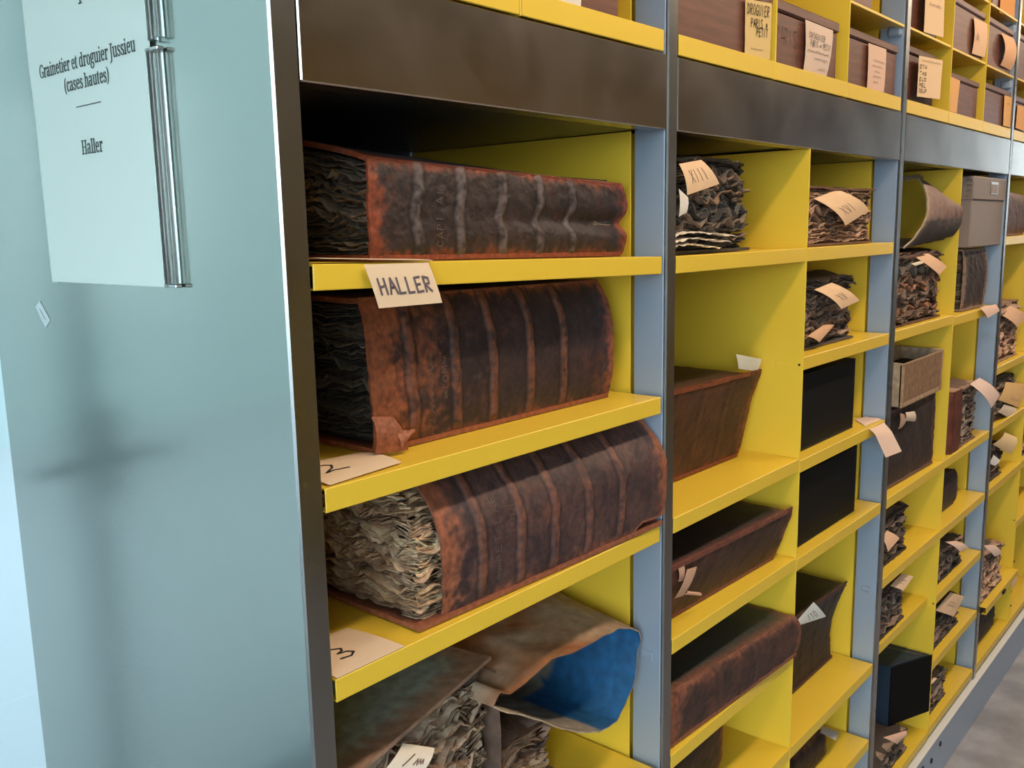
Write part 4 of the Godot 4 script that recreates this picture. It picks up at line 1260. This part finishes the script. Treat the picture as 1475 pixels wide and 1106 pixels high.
	volume("leather_volume", "big dark volume with frayed edges under the slipcase", {
		"xl": 1.730, "zl": -0.030, "xr": 2.128, "zr": -0.018, "y": 0.8855, "hl": 0.200, "hr": 0.206, "deep": 0.30, "seed": 12.0, "nu": 80, "nv": 40, "dark": lin(62, 48, 48), "mid": lin(80, 62, 58), "worn": lin(140, 104, 90), "wear": 0.25,
		"rt": 0.004, "rb": 0.003, "n": 20, "step": 0.01, "board": lin(70, 54, 50)})
	card("leather_flake", "torn white paper scrap on the big volume under the slipcase", [Vector3(1.8553, 1.0538, -0.0140), Vector3(1.9330, 1.0389, -0.0120), Vector3(1.9358, 1.0656, -0.0160), Vector3(1.8636, 1.0738, -0.0160)], 0.004, lin(208, 188, 170), "", [], null, "paper scrap")
	card("leather_flake", "torn pale strip left of the white scrap under the slipcase", [Vector3(1.8103, 1.0402, -0.0140), Vector3(1.8365, 1.0391, -0.0140), Vector3(1.8823, 1.0632, -0.0180), Vector3(1.8332, 1.0784, -0.0200)], 0.004, lin(172, 140, 122), "", [], null, "paper scrap")
	bundle("herbarium_bundle", "dark stack of leaves on the shelf directly below the slipcase's volume", 1.72, 1.965, -0.28, -0.030, 0.6795, 0.135,
		{"n": 24, "amp": 0.010, "rag": 0.012, "pages": [[100, 84, 74], [74, 64, 60], [120, 98, 84], [60, 54, 52]], "sides": "LFR", "seed": 33.0, "cover_color": lin(66, 58, 56), "sag": 0.01})
	card("paper_tag", "pinkish card beside the post, on the stack below the slipcase's volume", [Vector3(1.7672, 0.7310, -0.0100), Vector3(1.8538, 0.7438, -0.0100), Vector3(1.7970, 0.7768, -0.0240), Vector3(1.7577, 0.7691, -0.0240)], 0.003, tagc, "", [], null, "paper tag")
	bundle("herbarium_bundle", "curled dark leaves with a propped card, directly above the blue box", 1.72, 1.995, -0.28, -0.034, 0.4715, 0.130,
		{"n": 22, "amp": 0.010, "rag": 0.012, "pages": [[112, 98, 88], [84, 74, 70], [64, 58, 56], [130, 106, 92]], "sides": "LFR", "seed": 34.0, "cover_color": lin(70, 62, 60), "sag": 0.01})
	card("paper_tag", "cream card propped on the curled leaves directly above the blue box", [Vector3(1.9061, 0.5825, -0.0100), Vector3(2.0026, 0.5924, -0.0140), Vector3(1.9466, 0.6119, -0.0300), Vector3(1.8475, 0.6109, -0.0260)], 0.003, lin(226, 192, 160), "", [["IX", 0.3, 0.3, 0.4, 0.4, 0.0011]], M.pencil, "paper tag")
	bundle("herbarium_bundle", "low stack of grey leaves under the blue cloth box", 1.72, 2.045, -0.28, -0.022, 0.0565, 0.066,
		{"n": 14, "amp": 0.007, "rag": 0.012, "pages": [[120, 104, 94], [90, 78, 72], [66, 60, 58], [150, 128, 112]], "sides": "LFR", "seed": 35.0, "cover_color": lin(80, 68, 62)})
	card("paper_tag", "pink curved tag between the blue cloth box and the stack under it", [Vector3(1.9120, 0.1367, -0.0060), Vector3(1.9697, 0.1315, -0.0040), Vector3(1.9856, 0.1445, -0.0060), Vector3(1.8304, 0.1907, -0.0180)], 0.005, lin(228, 186, 164), "", [], null, "paper tag")
	# blue-black box turned on the stack
	t = thing("storage_box", "dark blue cloth box standing askew on a low stack of leaves", "box", Vector3(2.0, 0.123, -0.09))
	s = Shape.new()
	var low := [Vector3(2.020, 0.124, -0.300), Vector3(2.173, 0.124, -0.300), Vector3(2.173, 0.124, -0.0085), Vector3(2.020, 0.124, -0.072)]
	var up := low.map(func(p): return p + Vector3(0, 0.176, 0))
	s.face(low, Vector3(2.1, 0.2, -0.15))
	s.face(up, Vector3(2.1, 0.2, -0.15))
	for k in 4:
		s.face([low[k], low[(k + 1) % 4], up[(k + 1) % 4], up[k]], Vector3(2.1, 0.2, -0.15))
	obj("body", s, M.blue_card, t)
	var b := Basis(Vector3.UP, -0.385)
	s = Shape.new()
	s.box(Vector3(0.0845, 0.088, 0.0), Vector3(0.169, 0.178, 0.004), 0.001)
	obj_local("front_board", s, M.black_card, t, b, Vector3(2.0185, 0.1235, -0.0645))
	s = Shape.new()
	s.minmax(Vector3(2.0165, 0.1235, -0.302), Vector3(2.0195, 0.3015, -0.066), 0.001)
	obj("hinge_cloth", s, M.blue_card, t)
	s = Shape.new()
	s.tube([Vector3(2.13, 0.3012, -0.20), Vector3(2.145, 0.3012, -0.10), Vector3(2.15, 0.303, -0.02)], 0.0008, lin(150, 120, 96), 6)
	obj("cord", s, M.vellum, t)
	# right column
	t = thing("archive_box", "grey lidded archive box with a metal label frame", "box", Vector3(2.48, 1.478, -0.15))
	s = Shape.new()
	s.minmax(Vector3(2.322, 1.476, -0.32), Vector3(2.669, 1.612, -0.008), 0.003)
	obj("body", s, M.grey_box, t)
	s = Shape.new()
	s.minmax(Vector3(2.318, 1.610, -0.324), Vector3(2.671, 1.676, -0.004), 0.003)
	obj("lid", s, M.grey_box, t)
	s = Shape.new()
	s.box(Vector3(2.532, 1.646, -0.003), Vector3(0.082, 0.036, 0.002), 0.0006)
	var lf := obj("label_frame", s, M.nickel, t)
	s = Shape.new()
	s.box(Vector3(2.532, 1.644, -0.0018), Vector3(0.068, 0.026, 0.0008), 0.0002, lin(150, 140, 136))
	obj("label_paper", s, M.card, lf)
	for k in 4:
		s = Shape.new()
		s.box(Vector3(2.3172, 1.664 - k * 0.014, -0.016), Vector3(0.002, 0.009, 0.016), 0.0006)
		obj("metal_staple", s, M.nickel, t)
	volume("leather_volume", "dark volume with pale turned-in edges standing under the grey archive box", {
		"xl": 2.345, "zl": -0.024, "xr": 2.555, "zr": -0.018, "y": 1.2920, "hl": 0.180, "hr": 0.178, "deep": 0.28, "seed": 13.0, "nu": 50, "nv": 40, "dark": lin(66, 52, 50), "mid": lin(78, 62, 58), "worn": lin(176, 146, 126), "wear": 0.05,
		"left_worn": 0.022, "rt": 0.006, "rb": 0.003, "n": 20, "step": 0.01, "board": lin(120, 96, 82), "right_edge": func(v): return 0.025 * sin(PI * v)})
	card("paper_tag", "small pink tag dangling over the shelf edge under the grey archive box", [Vector3(2.4945, 1.2628, 0.0120), Vector3(2.6310, 1.2729, 0.0120), Vector3(2.6086, 1.2959, 0.0040), Vector3(2.4255, 1.2990, 0.0040)], 0.002, lin(230, 194, 178), "", [], null, "paper tag")
	bundle("herbarium_bundle", "tall stack of grey leaves with a red leather back, right of the slipcase", 2.262, 2.530, -0.28, -0.014, 0.8855, 0.182,
		{"n": 28, "amp": 0.012, "rag": 0.010, "inset": 0.04, "pages": [[132, 116, 106], [98, 86, 82], [74, 66, 64], [156, 128, 108]], "sides": "FR", "seed": 36.0, "cover_color": lin(122, 96, 88), "edge_color": lin(160, 126, 110), "left_leather": lin(140, 70, 50), "wrap": 0.085, "over": 0.004})
	card("paper_tag", "long pinkish tag sticking out of the tall red backed stack", [Vector3(2.5498, 0.9790, 0.0260), Vector3(2.6440, 1.0041, 0.0260), Vector3(2.5117, 1.0771, -0.0040), Vector3(2.4060, 1.0725, -0.0040)], 0.010, lin(230, 200, 188), "", [], null, "paper tag")
	volume("leather_volume", "small dark volume on the shelf below the red backed stack", {
		"xl": 2.20, "zl": -0.040, "xr": 2.478, "zr": -0.038, "y": 0.6785, "hl": 0.125, "hr": 0.112, "deep": 0.28, "seed": 14.0, "nu": 50, "nv": 30, "dark": lin(60, 48, 46), "mid": lin(78, 60, 56), "worn": lin(104, 80, 72), "n": 14, "step": 0.01, "board": lin(56, 50, 50), "rt": 0.012})
	for q in [[0.4805, 0.092, 2.520, 37.0, "rounded stack of grey leaves two shelves under the red backed stack", [110, 98, 90]], [0.2725, 0.105, 2.525, 38.0, "stack of brown leaves behind a large square card, right of the blue box", [124, 102, 90]], [0.0615, 0.098, 2.430, 39.0, "stack of grey leaves on the lowest shelf, right of the blue box", [100, 90, 84]]]:
		bundle("herbarium_bundle", q[4], 2.20, q[2], -0.28, -0.026, q[0], q[1], {"n": 20, "amp": 0.009, "rag": 0.012, "pages": [q[5], [84, 74, 70], [66, 60, 58], [134, 108, 96]], "sides": "LFR", "seed": q[3], "cover_color": lin(72, 66, 64), "sag": 0.010})
	card("paper_tag", "pale curved tag two shelves under the red backed stack", [Vector3(2.4204, 0.5441, -0.0040), Vector3(2.5152, 0.5306, -0.0040), Vector3(2.4366, 0.5720, -0.0200), Vector3(2.3074, 0.6058, -0.0200)], 0.006, lin(226, 192, 176), "", [], null, "paper tag")
	card("paper_tag", "large square cream card on a brown stack, up and right of the blue box", [Vector3(2.4131, 0.3342, -0.0080), Vector3(2.5292, 0.3619, -0.0100), Vector3(2.4111, 0.4113, -0.0220), Vector3(2.2428, 0.4104, -0.0180)], 0.002, lin(228, 192, 158), "", [["XI", 0.35, 0.3, 0.35, 0.4, 0.0011]], M.pencil, "paper tag")
	card("paper_tag", "cream tag just right of the blue cloth box, on the lowest shelf", [Vector3(2.2389, 0.1779, -0.0140), Vector3(2.3021, 0.1696, -0.0160), Vector3(2.2796, 0.1784, -0.0240), Vector3(2.2195, 0.1750, -0.0200)], 0.002, lin(226, 196, 166), "", [], null, "paper tag")


func fourth_bay_books() -> void:
	volume("leather_volume", "brown volume on the fourth bay's top shelf at the photo's right edge", {
		"xl": 2.722, "zl": -0.020, "xr": 3.06, "zr": -0.020, "y": 1.5015, "hl": 0.148, "hr": 0.136, "deep": 0.28, "seed": 15.0, "nu": 50, "nv": 30, "dark": lin(104, 78, 74), "mid": lin(128, 96, 88), "worn": lin(150, 108, 92), "n": 14, "step": 0.01, "board": lin(120, 90, 80), "rt": 0.02})
	bundle("herbarium_bundle", "thick stack of brown leaves in a tan limp cover, in the fourth bay", 2.722, 3.06, -0.28, -0.024, 1.0855, 0.196,
		{"n": 28, "amp": 0.012, "rag": 0.012, "pages": BROWN_PAGES, "sides": "LFR", "seed": 41.0, "cover_color": lin(168, 122, 90), "edge_color": lin(192, 158, 130), "cover_mat": M.vellum, "sag": 0.018, "over": 0.008})
	card("paper_tag", "peach card slanting across the thick tan-covered stack in the fourth bay", [Vector3(2.9637, 1.1914, -0.0060), Vector3(3.1085, 1.2174, -0.0060), Vector3(2.8985, 1.2692, -0.0200), Vector3(2.7851, 1.2481, -0.0200)], 0.006, lin(232, 186, 152), "", [], null, "paper tag")
	bundle("herbarium_bundle", "dark stack in a brown folder behind a yellowish and a white card", 2.722, 3.08, -0.28, -0.024, 0.8855, 0.135,
		{"n": 20, "amp": 0.010, "rag": 0.012, "pages": DARK_PAGES, "sides": "LFR", "seed": 42.0, "cover_color": lin(132, 92, 74), "cover_mat": M.vellum, "sag": 0.02})
	card("paper_tag", "large yellowish card with faint writing, just above a whitish card", [Vector3(2.7927, 0.9640, -0.0100), Vector3(3.0954, 0.8898, -0.0080), Vector3(3.1985, 0.9607, -0.0120), Vector3(2.9082, 1.0082, -0.0160)], 0.003, lin(234, 190, 128), "", [["~~", 0.45, 0.15, 0.45, 0.25, 0.0012]], M.pencil, "paper tag")
	card("paper_tag", "whitish card directly under the large yellowish one", [Vector3(2.7946, 0.9237, -0.0100), Vector3(2.9493, 0.8767, -0.0060), Vector3(3.0735, 0.8906, -0.0100), Vector3(2.9006, 0.9346, -0.0160)], 0.004, lin(214, 196, 178), "", [], null, "paper tag")
	bundle("herbarium_bundle", "small dark roll of leaves under a bent cream card", 2.722, 2.955, -0.28, -0.024, 0.6775, 0.118,
		{"n": 16, "amp": 0.012, "rag": 0.014, "pages": [[112, 92, 80], [70, 60, 56], [54, 48, 46], [140, 112, 96]], "sides": "LFR", "seed": 43.0, "cover_color": lin(88, 70, 62), "sag": 0.012})
	card("paper_tag", "cream card bent over the small dark roll in the fourth bay", [Vector3(2.7601, 0.8189, -0.0100), Vector3(2.9994, 0.7383, -0.0060), Vector3(3.1077, 0.7778, -0.0100), Vector3(2.9495, 0.8259, -0.0180)], 0.008, lin(236, 206, 156), "", [], null, "paper tag")
	card("paper_tag", "small white tag low on the small dark roll in the fourth bay", [Vector3(2.7133, 0.7649, -0.0080), Vector3(2.7910, 0.7394, -0.0060), Vector3(2.8724, 0.7415, -0.0080), Vector3(2.7884, 0.7774, -0.0120)], 0.002, lin(222, 220, 222), "", [], null, "paper tag")
	bundle("herbarium_bundle", "stack of curled brown leaves on the shelf with a black clip", 2.722, 3.0, -0.28, -0.008, 0.2715, 0.150,
		{"n": 24, "amp": 0.012, "rag": 0.014, "pages": BROWN_PAGES, "sides": "LFR", "seed": 44.0, "cover_color": lin(96, 82, 76), "sag": 0.012})
	card("paper_tag", "pale folded tag on the leaves above the shelf with the black clip", [Vector3(2.8367, 0.4084, 0.0040), Vector3(2.9357, 0.3922, 0.0040), Vector3(2.8803, 0.4360, -0.0080), Vector3(2.7062, 0.4851, -0.0080)], 0.004, lin(228, 200, 190), "", [], null, "paper tag")
	volume("leather_volume", "dark slumped volume under the shelf with the black clip", {
		"xl": 2.72, "zl": -0.030, "xr": 3.05, "zr": -0.030, "y": 0.0615, "hl": 0.140, "hr": 0.105, "deep": 0.28, "seed": 16.0, "nu": 50, "nv": 30, "dark": lin(72, 62, 58), "mid": lin(92, 80, 74), "worn": lin(110, 92, 84), "wear": 0.1, "n": 14, "step": 0.01, "board": lin(70, 60, 58), "rt": 0.02, "rough": 0.004})
	bundle("herbarium_bundle", "leaves on a far shelf, cut by the photo's right edge", 3.175, 3.45, -0.28, -0.022, 0.6785, 0.12, {"n": 16, "amp": 0.010, "rag": 0.012, "pages": BROWN_PAGES, "sides": "LFR", "seed": 45.0, "cover_color": lin(96, 82, 76)})
	bundle("herbarium_bundle", "brown leaves behind the far divider on the lowest far right shelf", 3.175, 3.31, -0.28, -0.03, 0.0615, 0.19, {"n": 20, "amp": 0.010, "rag": 0.012, "pages": BROWN_PAGES, "sides": "LFR", "seed": 46.0, "cover_color": lin(80, 66, 60)})
	card("paper_tag", "pinkish tag behind the far divider on the lowest far right shelf", [Vector3(3.2161, 0.1605, -0.0120), Vector3(3.3107, 0.1693, -0.0140), Vector3(3.3228, 0.1840, -0.0200), Vector3(3.2185, 0.2024, -0.0200)], 0.002, lin(226, 190, 170), "", [], null, "paper tag")


# ---------------------------------------------------------------- wooden boxes above the fascia
func wooden_box(at: Vector3, size: Vector3, m: Material, lid: float, label: String, group := "") -> Node3D:
	var t := thing("wooden_box", label, "box", at, group)
	var s := Shape.new()
	s.minmax(at + Vector3(0.003, 0, -size.z), at + Vector3(size.x - 0.003, size.y - lid, -0.0035), 0.002)
	obj("body", s, m, t)
	s = Shape.new()
	s.minmax(at + Vector3(0, size.y - lid + 0.0008, -size.z - 0.003), at + Vector3(size.x, size.y, 0), 0.003)
	obj("lid", s, m, t)
	return t


func paper_label(t: Node3D, c: Array, bow: float, col: Color, text: Array, ink: Material, label: String) -> void:
	var f := card_face(c, bow)
	var s := Shape.new()
	var n: Vector3 = (c[1] - c[0]).cross(c[3] - c[0]).normalized()
	s.sheet(10, 10, func(u, w): return f.call(u, w) + n * 0.0006 * ns(u * 4, w * 4, c[0].x), 0.0005, col, col, (c[0] + c[2]) / 2 - n * 5.0)
	var o := obj("paper_label", s, M.card, t)
	o.set_meta("label", label)
	if text.size():
		s = Shape.new()
		for a in text:
			pen(s, f, a[0], a[1], a[2], a[3], a[4], a[5] * 0.62, 0.0012)
		obj("handwriting", s, ink, o)


func wooden_boxes() -> void:
	var cream := lin(228, 196, 158)
	var pink := lin(226, 188, 166)
	var y := 1.8032
	var t := wooden_box(Vector3(0.356, y, -0.006), Vector3(0.212, 0.15, 0.36), M.wood, 0.024, "brown wooden box with a white label, above the first steel beam")
	paper_label(t, [Vector3(0.4280, 1.8114, -0.0040), Vector3(0.4709, 1.8131, -0.0040), Vector3(0.4744, 1.8602, -0.0040), Vector3(0.4288, 1.8599, -0.0040)], 0.0, lin(224, 214, 204), [], null, "white paper label")
	t = wooden_box(Vector3(0.036, y, -0.006), Vector3(0.295, 0.13, 0.36), M.dark_wood, 0.02, "brown wooden box nearest the end panel, above the first steel beam")
	t = wooden_box(Vector3(0.7085, y, -0.006), Vector3(0.315, 0.1315, 0.36), M.wood, 0.0205, "reddish wooden box with a yellowed DROGUIER label beside a post")
	paper_label(t, [Vector3(0.9224, 1.8241, -0.0052), Vector3(1.0143, 1.8287, -0.0052), Vector3(1.0165, 1.9200, -0.0052), Vector3(0.9204, 1.9118, -0.0052)], 0.0, lin(222, 190, 128), [["DROGUIER", 0.06, 0.74, 0.86, 0.19, 0.0026], ["PARIS &", 0.20, 0.53, 0.66, 0.15, 0.0026], ["PETIT", 0.42, 0.38, 0.46, 0.15, 0.0026], ["~~", 0.2, 0.12, 0.5, 0.05, 0.001]], M.ink, "yellowed label reading DROGUIER PARIS & PETIT")
	t = wooden_box(Vector3(1.0325, y, -0.006), Vector3(0.283, 0.1305, 0.36), M.wood, 0.0205, "scuffed wooden box with a torn white label and chalk writing")
	paper_label(t, [Vector3(1.1517, 1.8236, -0.0052), Vector3(1.2567, 1.8252, -0.0052), Vector3(1.2815, 1.9144, -0.0052), Vector3(1.1532, 1.9151, -0.0052)], 0.003, lin(222, 196, 178), [["DROGUIER", 0.12, 0.68, 0.6, 0.12, 0.0018], ["PARIS & PETIT", 0.16, 0.53, 0.78, 0.12, 0.0018], ["~~~", 0.06, 0.40, 0.86, 0.09, 0.0015], ["~~", 0.34, 0.27, 0.55, 0.09, 0.0015], ["~", 0.55, 0.08, 0.35, 0.12, 0.0012]], M.ink, "torn white label reading DROGUIER PARIS & PETIT")
	var s := Shape.new()
	var wf := card_face([Vector3(1.045, 1.84, -0.0092), Vector3(1.14, 1.84, -0.0092), Vector3(1.14, 1.90, -0.0092), Vector3(1.045, 1.90, -0.0092)], 0.0)
	pen(s, wf, "PARIS", 0.02, 0.35, 0.9, 0.5, 0.0016)
	obj("chalk_writing", s, M.chalk, t)
	t = wooden_box(Vector3(1.3585, y, -0.006), Vector3(0.2925, 0.1315, 0.36), M.wood, 0.018, "wooden box with a narrow pale list label, right of the scuffed one")
	paper_label(t, [Vector3(1.4713, 1.8274, -0.0052), Vector3(1.5703, 1.8286, -0.0052), Vector3(1.5749, 1.9181, -0.0052), Vector3(1.4679, 1.9166, -0.0052)], 0.001, pink, [["~~", 0.25, 0.62, 0.65, 0.08, 0.0014], ["~~", 0.2, 0.5, 0.6, 0.08, 0.0014], ["~", 0.35, 0.38, 0.3, 0.08, 0.0014], ["~~", 0.25, 0.27, 0.5, 0.08, 0.0014], ["~", 0.3, 0.15, 0.3, 0.08, 0.0014]], M.faded_ink, "narrow pale label with a handwritten list")
	t = wooden_box(Vector3(1.375, 1.985, -0.006), Vector3(0.12, 0.13, 0.3), M.wood, 0.018, "small wooden box above the one with the narrow list label")
	# third bay, lower row
	t = wooden_box(Vector3(1.722, y, -0.016), Vector3(0.235, 0.150, 0.36), M.dark_wood, 0.018, "dark red wooden box with a cream card listing names in capitals")
	paper_label(t, [Vector3(1.7878, 1.8401, -0.0040), Vector3(1.9622, 1.8497, -0.0040), Vector3(1.9667, 1.9424, -0.0040), Vector3(1.7873, 1.9315, -0.0040)], 0.0, cream, [["~~~", 0.08, 0.86, 0.84, 0.09, 0.0014], ["ETA", 0.05, 0.70, 0.30, 0.09, 0.0022], ["TAG", 0.05, 0.54, 0.30, 0.09, 0.0022], ["EUD", 0.05, 0.39, 0.30, 0.09, 0.0022], ["MEL", 0.05, 0.25, 0.30, 0.09, 0.0022], ["DEUP", 0.05, 0.11, 0.34, 0.09, 0.0022]], M.ink, "cream card with a list in capitals")
	t = wooden_box(Vector3(2.036, y, -0.006), Vector3(0.278, 0.1225, 0.36), M.wood, 0.016, "wooden box with a tan card at its left end")
	paper_label(t, [Vector3(2.0521, 1.8289, -0.0052), Vector3(2.1133, 1.8287, -0.0052), Vector3(2.1267, 1.9117, -0.0052), Vector3(2.0467, 1.9134, -0.0052)], 0.0, lin(222, 168, 110), [], null, "tan card")
	t = wooden_box(Vector3(2.358, y, -0.006), Vector3(0.310, 0.131, 0.36), M.wood, 0.017, "wooden box with a tan card at its right end, beside the fourth post")
	paper_label(t, [Vector3(2.5933, 1.8310, -0.0052), Vector3(2.6948, 1.8320, -0.0052), Vector3(2.6948, 1.9205, -0.0052), Vector3(2.5853, 1.9184, -0.0052)], 0.0, lin(222, 170, 110), [["~", 0.3, 0.7, 0.3, 0.1, 0.0016]], M.faded_ink, "tan card")
	# third bay, upper row
	t = wooden_box(Vector3(1.722, 1.9865, -0.016), Vector3(0.24, 0.140, 0.36), M.dark_wood, 0.018, "dark red wooden box with a tall card, above the capitals list box")
	paper_label(t, [Vector3(1.8130, 1.9873, -0.0040), Vector3(1.9619, 1.9955, -0.0040), Vector3(1.9530, 2.0969, -0.0040), Vector3(1.8099, 2.0906, -0.0040)], 0.0, cream, [["~~", 0.2, 0.78, 0.6, 0.12, 0.002], ["~~", 0.2, 0.58, 0.6, 0.12, 0.002]], M.faded_ink, "tall cream card")
	t = wooden_box(Vector3(2.036, 1.9845, -0.006), Vector3(0.302, 0.125, 0.36), M.wood, 0.018, "wooden box with a curling pale card, next to the bulging peach card")
	paper_label(t, [Vector3(2.2189, 1.9906, -0.0052), Vector3(2.3421, 1.9952, -0.0052), Vector3(2.3480, 2.0854, -0.0052), Vector3(2.2175, 2.0817, -0.0052)], 0.004, lin(226, 186, 152), [["~~", 0.1, 0.3, 0.25, 0.4, 0.0014]], M.faded_ink, "curling pale card")
	t = wooden_box(Vector3(2.358, 1.9825, -0.006), Vector3(0.296, 0.128, 0.36), M.wood, 0.018, "wooden box with a bulging peach card")
	paper_label(t, [Vector3(2.5154, 1.9952, -0.0052), Vector3(2.6383, 1.9956, -0.0052), Vector3(2.6451, 2.0880, -0.0052), Vector3(2.4991, 2.0831, -0.0052)], 0.012, lin(228, 176, 138), [], null, "bulging peach card")
	t = wooden_box(Vector3(2.40, 2.1445, -0.006), Vector3(0.25, 0.12, 0.3), M.wood, 0.018, "wooden box with an orange card, above the bulging peach card")
	paper_label(t, [Vector3(2.4697, 2.1334, -0.0052), Vector3(2.6375, 2.1421, -0.0052), Vector3(2.6355, 2.2335, -0.0052), Vector3(2.4683, 2.2225, -0.0052)], 0.0, lin(226, 158, 90), [], null, "orange card")
	t = wooden_box(Vector3(2.715, y, -0.006), Vector3(0.30, 0.128, 0.36), M.wood, 0.018, "wooden box with an orange card at the photo's right edge")
	paper_label(t, [Vector3(2.7467, 1.8355, -0.0052), Vector3(2.8871, 1.8321, -0.0052), Vector3(2.8821, 1.9076, -0.0052), Vector3(2.7527, 1.9050, -0.0052)], 0.0, lin(222, 164, 104), [], null, "orange card")
	t = wooden_box(Vector3(2.715, 1.9845, -0.006), Vector3(0.30, 0.130, 0.36), M.wood, 0.018, "upper wooden box at the photo's right edge, without a card")
